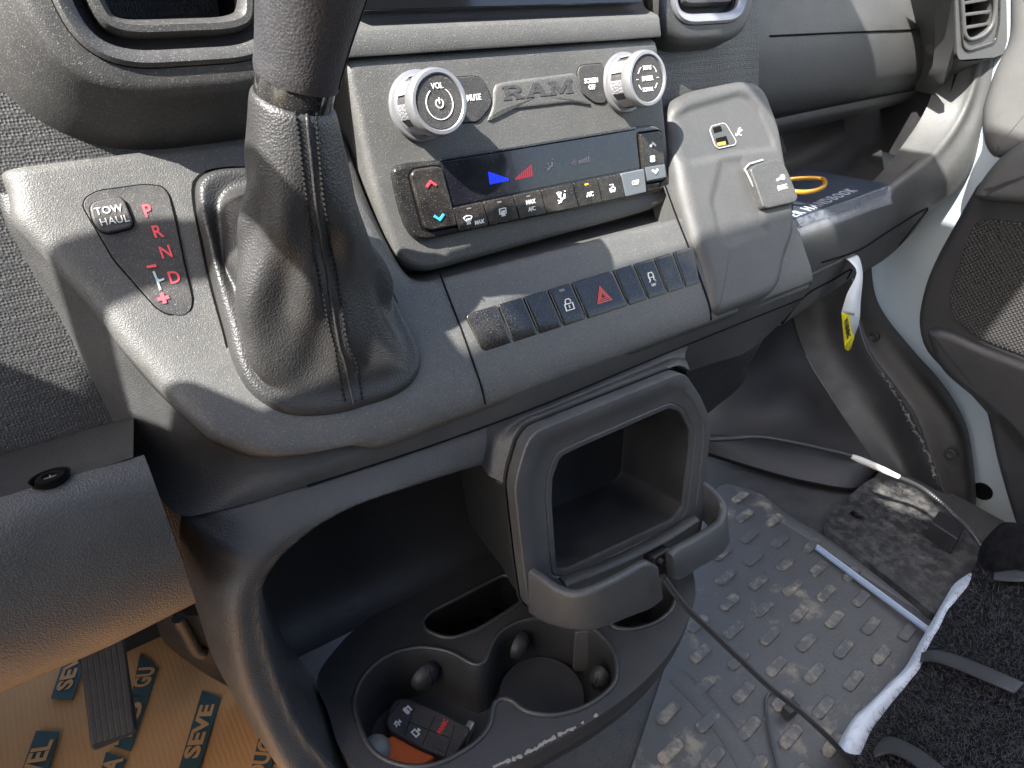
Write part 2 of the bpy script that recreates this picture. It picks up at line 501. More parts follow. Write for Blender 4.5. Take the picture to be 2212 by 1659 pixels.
A_lo = spline(A_lo, 50); B_lo = spline(B_lo, 50)
A_up = spline([lc[k] for k in range(k0, k1 + 1, 3)] + [lc[k1]], 46); B_up = spline(B_up, 46)
A_ = np.vstack([A_lo, A_up[1:]]); B_ = np.vstack([B_lo, B_up[1:]]); NL = len(A_)
A_[49:] += V3(0, .0012, -.0008)
Mid = (A_ + B_) / 2
for k in range(NL):
    d_ = np.linalg.norm(A_[k] - B_[k]); w = 1 - sstep(40, 62, k)
    Mid[k] = Mid[k] + V3(-.14, -.20, 0) * d_ * w + V3(0, -.03, 0) * d_ * (1 - w)
M2 = Mid * .35 + B_ * .65 + (Mid - (A_ + B_) / 2) * .5
B2 = B_ * .93 + Mid * .07
C_ = np.array([p + V3(.002, .0025, -.0015) for p in B_]); C2 = np.array([p + V3(.004, .008, -.003) for p in B_]); D_ = np.array([p + V3(.010, .030, -.006) for p in B_]); E_ = np.array([p + V3(.020, .095, -.010) for p in B_])
loft('lower_body', [A_, A_ * .9 + Mid * .1, Mid, M2, B2, B_, C_, C2, D_, E_], M['grain'], console, n=NL, rows=60, straight=True)
# back of the recess and its roof
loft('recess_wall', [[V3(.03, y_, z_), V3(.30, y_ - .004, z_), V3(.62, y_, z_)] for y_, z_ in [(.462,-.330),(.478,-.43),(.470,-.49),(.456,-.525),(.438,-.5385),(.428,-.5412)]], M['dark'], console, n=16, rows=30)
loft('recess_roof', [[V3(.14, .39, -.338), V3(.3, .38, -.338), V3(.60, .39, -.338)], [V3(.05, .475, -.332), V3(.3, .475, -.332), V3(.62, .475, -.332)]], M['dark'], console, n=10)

# --- front skin that swells around the phone holder, right of the recess edge
HF = Frame((.25, .342, -.32), XA, (0, .174, .985))          # face of the phone holder
sk1 = [HF.at(x, y, -.0125) for x, y in ((1100, 1062), (1103, 1035), (1110, 1000), (1128, 952), (1152, 922), (1200, 902), (1330, 848), (1440, 805), (1464, 795), (1480, 797), (1492, 806))]
def lc_at(px):
    q = [abs(px - (CX + F * (RC.T @ p)[0] / -(RC.T @ p)[2])) for p in lc]; return lc[int(np.argmin(q))]
sk0 = [B_up[-1], B_up[-1] * .5 + lc[k1] * .5, lc[k1], lc_at(1082), lc_at(1110), lc_at(1180), lc_at(1320), lc_at(1420), lc_at(1450), lc_at(1474), lc_at(1490)]
a_ = spline(sk0, 60); b_ = spline(sk1, 60)
loft('holder_shroud', [a_, a_ * .62 + b_ * .38 + V3(0, .005, -.004), a_ * .25 + b_ * .75 + V3(0, .004, .0015), b_ + V3(0, .002, .001), b_ + V3(0, .02, -.003)], M['grain'], console, n=60, rows=22, straight=True)
loft('front_skin', [[lc_at(1476), lc_at(1540), lc_at(1610), lc[119]], onY([(1484, 804), (1548, 782), (1615, 759)], .384) + [V3(.664, .392, -.3505)]], M['grain'], console, n=14)
# right cheek and dark underside
loft('console_cheek', [[V3(.668, .372, -.299), V3(.668, .39, -.335), V3(.655, .40, -.352)], [V3(.676, .45, -.27), V3(.672, .46, -.33), V3(.66, .46, -.352)], [V3(.68, .56, -.25), V3(.68, .56, -.33), V3(.66, .56, -.352)]], M['grain'], console, n=8)
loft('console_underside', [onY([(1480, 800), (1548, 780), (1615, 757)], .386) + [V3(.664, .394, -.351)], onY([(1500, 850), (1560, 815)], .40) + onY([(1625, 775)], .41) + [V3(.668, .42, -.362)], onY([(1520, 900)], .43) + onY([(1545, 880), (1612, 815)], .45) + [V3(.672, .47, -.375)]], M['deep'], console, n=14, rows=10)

# ---------------------------------------------------------------- control panel with knobs
def panel_fn(u, v): return 0.0
pp = PF.pxs([(736, 124), (1420, 80)]) 
pout = rounded([(0.0, 0.0), (.3085, .0005), (.3135, -.06), (.318, -.118), (.316, -.146), (.29, -.153), (.034, -.160), (.014, -.148), (.004, -.10)], [.010, .010, .05, .012, .012, .02, .014, .014, .05], 6)
panel = platef('control_panel', PF, pout, 0, .045, M['panel'], console, edge=.007, seg=6, rings=10, n=160)
# sloping chin below the climate unit
ch = [[V3(x, .4615, -.206) + V3(0, -.0, 0) for x in np.linspace(.222, .520, 12)], [V3(x, .462, -.218) for x in np.linspace(.226, .520, 12)], [V3(x, .468, -.228) for x in np.linspace(.230, .522, 12)]]
# raised badge field
rp = PF.pxs(cr(1, 0, (985, 545), (1070, 525), (1510, 468), (1545, 500), (1555, 590), (1640, 690), (1480, 674), (1075, 722), (1010, 755), (935, 805), (965, 740), (985, 650)), .001)
platef('badge_field', PF, rounded(rp, .006, 5), .0016, .0035, M['panel'], panel, edge=.0030, rings=4, n=90)
bf = PF.sub(0, 0, .0016)
def letters(fr, u0, v0, w, h, mat_, parent, name):
    """wide slab-serif capitals"""
    def poly(pts, ox, sc): return [(u0 + ox + x * sc, v0 + y * h) for x, y in pts]
    s = w / 3.5
    R1 = [[(0, 0), (.42, 0), (.42, .16), (.32, .16), (.32, .36), (.5, .36), (.68, .14), (.62, .14), (.62, 0), (1.06, 0), (1.06, .16), (.98, .16), (.74, .42), (.92, .52), (.95, .74), (.82, .93), (.6, 1), (0, 1), (0, .84), (.1, .84), (.1, .16), (0, .16)]]
    A1 = [[(0, 0), (.42, 0), (.42, .16), (.36, .16), (.42, .30), (.74, .30), (.80, .16), (.74, .16), (.74, 0), (1.18, 0), (1.18, .16), (1.08, .16), (.74, 1), (.42, 1), (.09, .16), (0, .16)]]
    M1 = [[(0, 0), (.38, 0), (.38, .16), (.29, .16), (.29, .62), (.56, .06), (.74, .06), (1.0, .62), (1.0, .16), (.92, .16), (.92, 0), (1.32, 0), (1.32, .16), (1.23, .16), (1.23, .84), (1.32, .84), (1.32, 1), (.94, 1), (.66, .42), (.38, 1), (0, 1), (0, .84), (.09, .84), (.09, .16), (0, .16)]]
    for (L, ox, hole) in ((R1, 0, [(.32, .52), (.32, .82), (.56, .82), (.68, .76), (.68, .6), (.56, .52)]), (A1, 1.15, [(.48, .46), (.58, .76), (.68, .46)]), (M1, 2.4, None)):
        outer = poly(L[0], ox * s, s); holes = [poly(hole, ox * s, s)] if hole else []
        holed(name, fr, outer, holes, .0009, .0012, mat_, parent, sharp=20)
bl = PF.px(*cr(1, 0, (1050, 655))[0], .0016); br_ = PF.px(*cr(1, 0, (1475, 600))[0], .0016)
letters(PF.sub(0, 0, .0012), bl[0], bl[1] + .0005, br_[0] - bl[0], .0105, M['pod'], panel, 'badge_letter')

M['knurl'] = mat('knurled silver', (.34, .34, .35), .4, metal=.5)
N, L, b = nodes(M['knurl']); co = N.new('ShaderNodeTexCoord').outputs['Object']
ck = N.new('ShaderNodeTexVoronoi'); ck.inputs['Scale'].default_value = 620; ck.distance = 'CHEBYCHEV'; L.new(co, ck.inputs['Vector'])
bp = N.new('ShaderNodeBump'); bp.inputs['Strength'].default_value = 1; bp.inputs['Distance'].default_value = .0012; L.new(ck.outputs['Distance'], bp.inputs['Height']); L.new(bp.outputs[0], b.inputs['Normal'])
def knob(px, py, label, hh):
    u, v = PF.px(px, py, hh)
    kf = PF.sub(u, v)
    base = lathe('control_knob', kf, [(.0254, .0), (.0254, .0020), (.0247, .0034), (.0225, .0042), (.0222, .0060), (.0215, .0065)], M['chrome'], console, seg=64)
    base['label'] = label
    lathe('knob_body', kf, [(.0206, .004), (.0206, .022)], M['pod'], base, seg=48, cap=False)
    for k in range(8):          # knurled grip pads with plain dark gaps between them
        a0 = k * 45 - 13 + 8; ring = []
        vs = []
        for hgt, rr in ((.006, .0210), (.0065, .0218), (.0200, .0218), (.0205, .0210)):
            for a in np.linspace(a0, a0 + 29, 9):
                vs.append(kf.pt(rr * math.cos(math.radians(a)), rr * math.sin(math.radians(a)), hgt))
        mk('grip_pad', vs, grid_faces(4, 9), M['knurl'], base, sharp=40)
    lathe('knob_ring', kf, [(.0210, .0205), (.0226, .0212), (.0234, .0228), (.0234, hh - .0050), (.0227, hh - .0012), (.0218, hh), (.0196, hh + .0002), (.0188, hh - .0006), (.0186, hh - .0022)], M['chrome'], base, seg=72, cap=False)
    cap = lathe('knob_cap', kf, [(.0187, hh - .0015), (.0180, hh - .0009), (.0165, hh - .0010), (.0001, hh - .0013)], M['key'], base, seg=48)
    return kf, base, hh - .0011
kf, kb, ht = knob(*cr(1, 0, (640, 660))[0], 'volume knob with silver ring', .032)
kt = kf.sub(0, 0, ht)
text('lettering', 'VOL', kt, 0, .0106, .0056, M['white'], kb, bold=.00003, sx=.9)
strokes('symbol', kt, [arc(0, -.001, .0108, 125, 415, 40)], .0005, M['white'], kb)
strokes('symbol', kt, [arc(0, -.001, .0030, 120, 420, 20), [(0, -.001), (0, .0030)]], .0006, M['white'], kb)
kf2, kb2, ht2 = knob(*cr(1, 0, (1990, 508))[0], 'tuning knob with silver ring', .031)
kt = kf2.sub(0, 0, ht2)
text('lettering', 'ENTER', kt, 0, 0, .0052, M['white'], kb2, bold=.00012, sx=.85)
text('lettering', 'TUNE', kt, 0, .0085, .0046, M['white'], kb2, bold=.0001, sx=.85)
text('lettering', 'SCROLL', kt, 0, -.0088, .0044, M['white'], kb2, bold=.0001, sx=.8)
strokes('symbol', kt, [arc(0, 0, .0118, 158, 128, 8), arc(0, 0, .0118, 52, 22, 8), arc(0, 0, .0118, 202, 225, 8), arc(0, 0, .0118, 315, 338, 8), [(-.0135, 0), (-.0112, 0)], [(.0112, 0), (.0135, 0)]], .0005, M['white'], kb2)

def key(name, pxs, mat_, parent, h=.0012, r=.0015, edge=.0008, depth=.004, gap=.0006, fr=PF, n=None):
    """button: sunk dark joint plus raised cap"""
    uv = fr.pxs(pxs); P = rounded(uv, r, 5)
    k = plate(name, fr, inset2(P, gap), h, depth, mat_, parent, edge=edge)
    plate('button_gap', fr, P, .0002, .003, M['gap'], k, edge=.0001, seg=1)
    return k
mb = key('mute_button', cr(1, 0, (690, 500), (850, 488), (905, 500), (945, 560), (978, 655), (960, 705), (885, 795), (740, 805), (650, 700)), M['key'], panel, h=.0014, r=.004)
u, v = PF.px(*cr(1, 0, (852, 635))[0]); text('lettering', 'MUTE', PF, u, v, .0062, M['white'], mb, h=.0017, bold=.00012, sx=.82)
sb = key('screen_button', cr(1, 0, (1522, 470), (1535, 430), (1565, 416), (1692, 408), (1698, 560), (1722, 655), (1690, 678), (1635, 672), (1545, 605)), M['key'], panel, h=.0014, r=.003)
u, v = PF.px(*cr(1, 0, (1612, 525))[0]); text('lettering', 'SCREEN', PF, u, v, .0056, M['white'], sb, h=.0017, bold=.0001, sx=.78)
u, v = PF.px(*cr(1, 0, (1617, 567))[0]); text('lettering', 'OFF', PF, u, v, .0056, M['white'], sb, h=.0017, bold=.0001, sx=.78)

# ---------------------------------------------------------------- climate unit
CH = .006
ub = [PF.px(x, y, CH) for x, y in cr(1, 0, (335, 1110), (350, 1080), (430, 1052), (632, 1036), (1905, 822), (2030, 806), (2082, 835), (2112, 1100), (2138, 1190), (2110, 1228), (1960, 1268), (780, 1510), (560, 1562), (478, 1545), (425, 1470), (380, 1330))]
climate = platef('climate_unit', PF, rounded(ub, [.004] * 16, 4), CH, .012, M['gloss'], console, edge=.0035, rings=3, n=150)
climate['label'] = 'glossy black climate control unit'
CF = PF.sub(0, 0, CH)
def cpx(*pts): return [CF.px(x, y) for x, y in cr(1, 0, *pts)]
M['screen'] = plastic('display glass', (.005, .005, .008), .08, 300, 0, .03, dustcol=(.30, .30, .32), kind='noise', coat=.2, speck=.35, sp0=.70)
disp = plate('climate_display', CF, np.array(cpx((640, 1050), (1900, 842), (1930, 1088), (706, 1338))), .0012, .004, M['screen'], climate, edge=.0006)
DT = CF.sub(0, 0, .0014)
M['blue_lit'] = mat('blue display', (.0, .01, .25), .4, emit=(.01, .03, 1), estr=.30)
M['red_lit'] = mat('red display', (.16, .01, .02), .4, emit=(.9, .02, .08), estr=.04)
M['dim_lit'] = mat('dim display', (.05, .045, .06), .4, emit=(.5, .4, .55), estr=.01)
def bars(p0, p1, h0, h1, n, m, w=.0013):
    a = np.array(CF.px(*cr(1, 0, p0)[0])); b2 = np.array(CF.px(*cr(1, 0, p1)[0]))
    for k in range(n):
        t = k / (n - 1); q = a + (b2 - a) * t; hh = h0 + (h1 - h0) * t
        plate('display_bar', DT, np.array([(q[0] - w / 2, q[1]), (q[0] + w / 2, q[1]), (q[0] + w / 2, q[1] + hh), (q[0] - w / 2, q[1] + hh)]), .0001, .0004, m, disp, edge=.00002, seg=1)
bars((962, 1195), (1072, 1172), .0098, .0022, 9, M['blue_lit'], .00165)
bars((1128, 1166), (1230, 1142), .0020, .0090, 9, M['red_lit'], .0012)
def seat_icon(fr, u, v, s, m, parent, h=.0002, arrows=True, wind=False):
    P = [[(0, 0), (-.1 * s, -.5 * s), (-.55 * s, -.55 * s), (-.7 * s, -.95 * s)], [(.06 * s, .26 * s), (.10 * s, .34 * s)]]
    P = [[(u + x, v + y) for x, y in p] for p in P]
    strokes('symbol', fr, P, .0014 * s / .008, m, parent, h=h)
    if arrows:
        Q = [[(-1.0, -.1), (-.65, -.3)], [(-.82, -.45), (-.65, -.3), (-.68, -.05)], [(-1.15, -.6), (-.85, -.95)], [(-1.1, -1.0), (-.85, -.95), (-.8, -.7)]]
        strokes('symbol', fr, [[(u + x * s, v + y * s) for x, y in p] for p in Q], .0005 * s / .006, m, parent, h=h)
u, v = CF.px(*cr(1, 0, (1360, 1050))[0]); seat_icon(DT, u, v, .0065, M['dim_lit'], disp)
u, v = CF.px(*cr(1, 0, (1500, 1055))[0])
strokes('symbol', DT, [arc(u + .001, v + .001, .0012, 0, 360, 10), arc(u - .0012, v - .0008, .0012, 0, 360, 10), arc(u + .001, v - .0012, .0011, 0, 360, 10)], .0004, M['dim_lit'], disp)
for k in range(6): strokes('symbol', DT, [[(u + .006 + k * .0022, v - .0015), (u + .006 + k * .0022, v + .001 + .0004 * k)]], .0009, M['dim_lit'], disp)
# top bezel strip above the display
plate('display_bezel', CF, np.array(cpx((640, 1030), (1905, 820), (1904, 838), (640, 1046))), .0016, .004, M['gloss'], climate, edge=.0006)
# seven keys
tops = cpx((706, 1345), (905, 1303), (1100, 1263), (1280, 1226), (1487, 1184), (1646, 1152), (1796, 1122), (1952, 1090))
bots = cpx((756, 1502), (950, 1464), (1145, 1424), (1322, 1388), (1530, 1346), (1683, 1313), (1832, 1280), (1968, 1248))
M['gkey'] = plastic('dusty black key', (.010, .009, .009), .20, 300, 0, .22, dustcol=(.17, .15, .125), kind='noise', coat=.0, speck=.5, spec=.35)
M['gkey2'] = mat('grey lit key', (.10, .11, .12), .25)
M['amber'] = mat('amber lamp', (.5, .15, 0), .4, emit=(1, .38, .02), estr=1.2)
M['led'] = mat('unlit lamp', (.16, .15, .13), .4)
keys = []
g = .0005
for k in range(7):
    P = np.array([tops[k], tops[k + 1], bots[k + 1], bots[k]]); P = inset2(P, g)
    kk = plate('climate_button', CF, rounded(P, .0016, 4), .0030, .006, M['gkey'], climate, edge=.0010)
    keys.append((kk, P))
KT = CF.sub(0, 0, .0032)
def kc(k, a, b):   # point inside key k: a across, b up
    P = keys[k][1]; return tuple((P[3] * (1 - a) + P[2] * a) * (1 - b) + (P[0] * (1 - a) + P[1] * a) * b)
def screen_icon(fr, u, v, s, m, parent, rect=False):
    if rect: fan = [[(-.6, -.35), (.6, -.35), (.6, .45), (-.6, .45), (-.6, -.35)]]
    else: fan = [[(-.75, .35), (-.4, .52), (0, .57), (.4, .52), (.75, .35), (.38, -.28), (0, -.22), (-.38, -.28), (-.75, .35)]]
    w = [[(x + .07 * math.sin(t * 9), -.75 + t * .9) for t in np.linspace(0, 1, 9)] for x in (-.25, 0, .25)]
    strokes('symbol', fr, [[(u + x * s, v + y * s) for x, y in p] for p in fan + w], s * .11, m, parent)
u, v = kc(0, .36, .42); screen_icon(KT, u, v, .0052, M['white'], keys[0][0]); u, v = kc(0, .70, .22); text('lettering', 'MAX', KT, u, v, .0046, M['white'], keys[0][0], bold=.0001, sx=.9)
u, v = kc(1, .52, .46); screen_icon(KT, u, v, .0052, M['white'], keys[1][0], True)
u, v = kc(2, .52, .60); text('lettering', 'MAX', KT, u, v, .0050, M['white'], keys[2][0], bold=.0001, sx=.9)
u, v = kc(2, .50, .32); text('lettering', 'A/C', KT, u, v, .0050, M['white'], keys[2][0], bold=.0001, sx=.9)
u, v = kc(3, .66, .66); seat_icon(KT, u, v, .0070, M['white'], keys[3][0]); u, v = kc(3, .50, .68); screen_icon(KT, u - .0005, v, .0034, M['white'], keys[3][0])
u, v = kc(4, .54, .42); text('lettering', 'A/C', KT, u, v, .0056, M['white'], keys[4][0], bold=.00013, sx=.85)
u, v = kc(6, .52, .5); text('lettering', 'OFF', KT, u, v, .0056, M['white'], keys[6][0], bold=.0001, sx=.9)
u, v = kc(5, .5, .5)
strokes('symbol', KT, [[(u - .003, v + .003), (u + .001, v + .003), (u + .001, v + .0005), (u + .003, v), (u + .003, v - .002), (u - .003, v - .002), (u - .003, v)], arc(u - .0015, v - .003, .0008, 0, 360, 8), arc(u + .0018, v - .003, .0008, 0, 360, 8), [(u - .001, v + .001), (u - .001, v - .001)]], .0006, M['white'], keys[5][0])
for k in (5, 6): keys[k][0].data.materials[0] = M['gkey2'] if k == 6 else M['gkey']
for k, m in ((0, 'led'), (1, 'led'), (2, 'led'), (4, 'amber')):
    u, v = kc(k, .5, .85); plate('indicator_lamp', KT, rrect(u - .0019, v - .0005, u + .0019, v + .0006, .0003), .0002, .0006, M[m], keys[k][0], edge=.0001)
# temperature rocker
rk = plate('temperature_rocker', CF, rounded(cpx((438, 1140), (462, 1098), (600, 1078), (640, 1085), (742, 1462), (570, 1492), (528, 1475)), [.004, .004, .004, .0024, .0024, .003, .004], 4), .0034, .006, M['gkey'], climate, edge=.0016)
plate('button_gap', CF, rounded(cpx((425, 1135), (452, 1088), (600, 1066), (650, 1072), (756, 1475), (565, 1508), (515, 1490)), .003, 4), .0002, .003, M['gap'], rk, edge=.0001)
RT = CF.sub(0, 0, .0037)
def chev(px, up, m, parent, s=.0042, fr=None):
    u, v = CF.px(*cr(1, 0, px)[0]); d = 1 if up else -1
    strokes('symbol', fr or RT, [[(u - s, v - .42 * s * d), (u, v + .42 * s * d), (u + s, v - .42 * s * d)]], .0017, m, parent)
M['redc'] = mat('red chevron', (.75, .05, .07), .4); M['bluec'] = mat('blue chevron', (.04, .42, .80), .4)
chev((566, 1192), True, M['redc'], rk); chev((620, 1408), False, M['bluec'], rk)
# fan rocker
fr_ = plate('fan_rocker', CF, rounded(cpx((1922, 868), (2045, 850), (2068, 870), (2088, 1150), (2070, 1168), (1965, 1185), (1950, 1170)), .002, 4), .0034, .006, M['gkey'], climate, edge=.0014)
plate('button_gap', CF, rounded(cpx((1912, 856), (2055, 836), (2080, 862), (2102, 1160), (2080, 1182), (1958, 1200), (1940, 1180)), .002, 4), .0002, .003, M['gap'], fr_, edge=.0001)
plate('lower_key', CF, np.array(cpx((1950, 1085), (2075, 1066), (2086, 1148), (1966, 1172))), .0042, .002, M['gkey2'], fr_, edge=.0006)
chev((2000, 938), True, M['white'], fr_, .0034); chev((2012, 1112), False, M['white'], fr_, .0034, CF.sub(0, 0, .0044))
u, v = CF.px(*cr(1, 0, (1998, 1030))[0])
strokes('symbol', RT, [arc(u + a, v + b2, .0013, 0, 360, 12) for a, b2 in ((-.0013, .0014), (.0013, .0014), (-.0013, -.0014), (.0013, -.0014))], .0005, M['white'], fr_)

# ---------------------------------------------------------------- row of switches
SF = Frame(TP.pt(0, 0, .0005), XA, (0, .57, .82))
SH = .007
def spx(*pts, h=SH): return [SF.px(x, y, h) for x, y in cr(1, 1, *pts)]
st = spx((795, 370), (1015, 312), (1180, 264), (1337, 214), (1490, 168), (1760, 84), (1893, 44), (2026, 4), (2150, -30), (2285, -66))
sb_ = spx((905, 606), (1110, 562), (1280, 515), (1440, 466), (1592, 416), (1862, 326), (1990, 286), (2114, 244), (2228, 206), (2320, 176))
# the lower edge follows one straight line
def fit(Ps):
    P = np.array(Ps); c_ = np.polyfit(P[:, 0], P[:, 1], 1); return [(p[0], np.polyval(c_, p[0])) for p in P]
st = fit(st); sb_ = [(p[0] + .0012, p[1] - .0042) for p in fit(sb_)]
switches = []
M['sw'] = plastic('glossy black switch', (.007, .007, .007), .08, 300, 0, .14, dustcol=(.15, .13, .105), kind='noise', coat=.0, speck=.45)
SG = SF.sub(0, 0, 0)
plate('switch_bed', SF, rounded([(st[0][0] - .003, st[0][1] + .002), (st[-1][0] + .003, st[-1][1] + .002), (sb_[-1][0] + .003, sb_[-1][1] - .003), (sb_[0][0] - .003, sb_[0][1] - .003)], .006, 5), .0022, .01, M['gap'], console, edge=.0005)
for k in range(9):
    P = np.array([st[k], st[k + 1], sb_[k + 1], sb_[k]]); P = inset2(P, .0006)
    r = [.0016] * 4
    if k == 0: r = [.004, .0016, .0016, .010]
    if k == 8: r = [.0016, .004, .006, .0016]
    P = resample2(rounded(P, r, 5), 48)
    v0 = P[:, 1].min(); v1 = P[:, 1].max()
    def roll(u, v, v0=v0, v1=v1):
        t = (v - v0) / (v1 - v0); return -.0030 * max(0, (.30 - t) / .30) ** 2
    sw = platef('switch', SF, P, SH, .008, M['sw'], console, edge=.0013, seg=3, fn=roll, rings=10, n=64)
    switches.append((sw, P))
def swc(k, a, b):
    P = np.array([st[k], st[k + 1], sb_[k + 1], sb_[k]]); return tuple((P[3] * (1 - a) + P[2] * a) * (1 - b) + (P[0] * (1 - a) + P[1] * a) * b)
WT = SF.sub(0, 0, SH + .0003)
u, v = swc(3, .52, .52)
strokes('symbol', WT, [[(u - .0042, v - .004), (u + .0042, v - .004), (u + .0042, v + .0015), (u - .0042, v + .0015), (u - .0042, v - .004)], [(u - .0028, v + .0015), (u - .0028, v + .004), (u - .0015, v + .0055), (u + .0015, v + .0055), (u + .0028, v + .004), (u + .0028, v + .0026)], [(u, v - .0025), (u, v)]], .0008, M['white'], switches[3][0])
u, v = swc(3, .5, .88); plate('indicator_lamp', WT, rrect(u - .0028, v - .0011, u + .0028, v + .0011, .0005), .0002, .001, M['led'], switches[3][0], edge=.0002)
u, v = swc(4, .52, .50)
M['haz'] = mat('red hazard', (.55, .07, .06), .5)
for s, w in ((.0085, .0010), (.0058, .0008), (.0034, .0007)):
    strokes('symbol', WT, [[(u - s * .9, v - s * .62), (u + s * .9, v - s * .62), (u, v + s * .93), (u - s * .9, v - s * .62)]], w, M['haz'], switches[4][0])
u, v = swc(6, .5, .55)
strokes('symbol', WT, [[(u - .003, v + .003), (u - .002, v + .0055), (u + .002, v + .0055), (u + .003, v + .003), (u + .003, v + .001), (u - .003, v + .001), (u - .003, v + .003)], [(u - .004, v - .003), (u - .002, v - .001), (u - .003, v + .0005)], [(u + .004, v - .003), (u + .002, v - .001), (u + .003, v + .0005)]], .0008, M['white'], switches[6][0])
text('lettering', 'OFF', WT, u, v - .0062, .0036, M['white'], switches[6][0], sx=.9)
u, v = swc(6, .5, .55)

# ---------------------------------------------------------------- gear position plate (left)
tw = rounded([TP.px(x, y, .0008) for x, y in cr(0, 0, (535, 1330), (560, 1275), (640, 1235), (930, 1195), (1050, 1205), (1095, 1260), (1140, 1440))] + [TP.px(x, y, .0008) for x, y in cr(0, 1, (1190, 30), (1250, 280), (1240, 350), (1190, 390), (1080, 375), (1010, 330), (740, 20))], .003, 4)
gp = plate('gear_plate', TP, tw, .0008, .004, M['key'], console, edge=.0006)
plate('plate_gap', TP, inset2(tw, -.0008), .0002, .003, M['gap'], gp, edge=.0001)
th_ = rounded([TP.px(x, y, .003) for x, y in cr(0, 0, (580, 1345), (600, 1310), (700, 1280), (780, 1275), (810, 1300), (865, 1440), (850, 1475), (700, 1510), (650, 1495), (600, 1430))], .003, 4)
tb = plate('tow_button', TP, th_, .0036, .005, M['key'], console, edge=.0014)
plate('plate_gap', TP, inset2(th_, -.0007), .0010, .002, M['gap'], tb, edge=.0001)
M['tow'] = mat('pale button print', (.60, .60, .60), .5)
u, v = TP.px(*cr(0, 0, (705, 1362))[0], .0036); text('lettering', 'TOW', TP, u, v, .0065, M['tow'], tb, h=.0039, sx=.95, space=1.05)
u, v = TP.px(*cr(0, 0, (742, 1430))[0], .0036); text('lettering', 'HAUL', TP, u, v, .0065, M['tow'], tb, h=.0039, sx=.95, space=1.05)
for ch_, p, s in (('P', cr(0, 0, (956, 1372))[0], .0118), ('R', cr(0, 0, (1020, 1506))[0], .0116), ('N', cr(0, 0, (1075, 1636))[0], .0114), ('D', cr(0, 1, (1130, 142))[0], .0114)):
    u, v = TP.px(*p, .0008); text('lettering', ch_, TP, u, v, s, M['red'], gp, h=.0011, bold=.00015, sx=.85)
u, v = TP.px(*cr(0, 1, (983, 68))[0], .0008); strokes('symbol', TP, [[(u - .0028, v), (u + .0028, v)]], .0017, M['red'], gp, h=.0011)
u, v = TP.px(*cr(0, 1, (1058, 275))[0], .0008); strokes('symbol', TP, [[(u - .0034, v), (u + .0034, v)]], .0022, M['red'], gp, h=.0011); strokes('symbol', TP, [[(u, v - .0034), (u, v + .0034)]], .0022, M['red'], gp, h=.0012)
M['gate'] = mat('pale blue gate line', (.42, .52, .56), .5)
gpts = [TP.px(x, y, .0008) for x, y in cr(0, 1, (995, 100), (1015, 150), (1040, 222))]
gside = [TP.px(x, y, .0008) for x, y in cr(0, 1, (1018, 150), (1035, 162), (1062, 148))]
strokes('symbol', TP, [gpts], .0012, M['gate'], gp, h=.0011); strokes('symbol', TP, [gside], .0012, M['gate'], gp, h=.0012)

# ---------------------------------------------------------------- raised pod with sockets (right)
UF = Frame(TP.pt(.36, -.04, .012), XA, (0, .57, .82))
UH = .0
uo = UF.pxs([(1452, 230), (1466, 205), (1500, 188), (1610, 166), (1640, 172), (1662, 196), (1690, 270), (1708, 370), (1724, 468), (1722, 505), (1702, 560), (1694, 610), (1672, 638), (1560, 682), (1540, 670), (1528, 590), (1500, 500), (1478, 420), (1462, 330)])
c0 = UF.px(*cr(2, 0, (0, 735))[0]); c1 = UF.px(*cr(2, 0, (400, 605))[0])
def pod_fn(u, v):
    # shallow tray in the upper part, soft thumb hollow in the lower part
    a = UF_in(u, v)
    return -.0030 * a
tray_uv = np.array(UF.pxs(cr(2, 0, (-60, 745), (60, 690), (370, 600), (440, 625), (500, 700), (590, 900), (600, 960), (300, 1000), (60, 1060), (-20, 1000), (-60, 880))))
low_uv = np.array(UF.pxs(cr(2, 0, (250, 1010), (395, 1010), (520, 1330), (560, 1500), (300, 1590), (240, 1560), (180, 1300))))
def sd_poly(p, P):
    P = np.asarray(P); n = len(P); d = 1e9; ins = False
    for k in range(n):
        a = P[k]; b2 = P[(k + 1) % n]; e = b2 - a; w = p - a
        t = min(1, max(0, w.dot(e) / e.dot(e))); d = min(d, np.linalg.norm(w - e * t))
        if (a[1] > p[1]) != (b2[1] > p[1]) and p[0] < (b2[0] - a[0]) * (p[1] - a[1]) / (b2[1] - a[1]) + a[0]: ins = not ins
    return -d if ins else d
def UF_in(u, v):
    p = np.array([u, v]); return sstep(.003, -.004, sd_poly(p, tray_uv)) + .8 * sstep(.004, -.008, sd_poly(p, low_uv))
upod = platef('socket_pod', UF, rounded(uo, .01, 4), UH, .045, M['grey'], console, edge=.012, seg=7, fn=pod_fn, rings=46, n=150)
UT = UF.sub(0, 0, -.0030)
us1 = UT.pxs(cr(2, 0, (172, 850), (182, 820), (260, 800), (280, 815), (300, 850), (340, 915), (335, 940), (225, 965), (205, 945)))
up_ = plate('usb_socket', UT, rounded(us1, .002, 4), .0012, .003, M['pod'], upod, edge=.0008)
M['soft'] = mat('soft grey edge', (.36, .36, .35), .5)
strokes('socket_rim', UT, [list(rounded(us1, .002, 4)) + [tuple(rounded(us1, .002, 4)[0])]], .0008, M['soft'], up_, h=.0010)
for pts in ((cr(2, 0, (195, 828), (245, 815), (258, 850), (205, 865))), (cr(2, 0, (212, 898), (282, 880), (300, 935), (228, 950)))):
    q = UT.pxs(pts, .0012); plate('socket_opening', UT, rounded(q, .0008, 3), .0014, .0012, M['gap'], up_, edge=.0001)
M['gold'] = mat('gold contact', (.75, .42, .10), .3, metal=1)
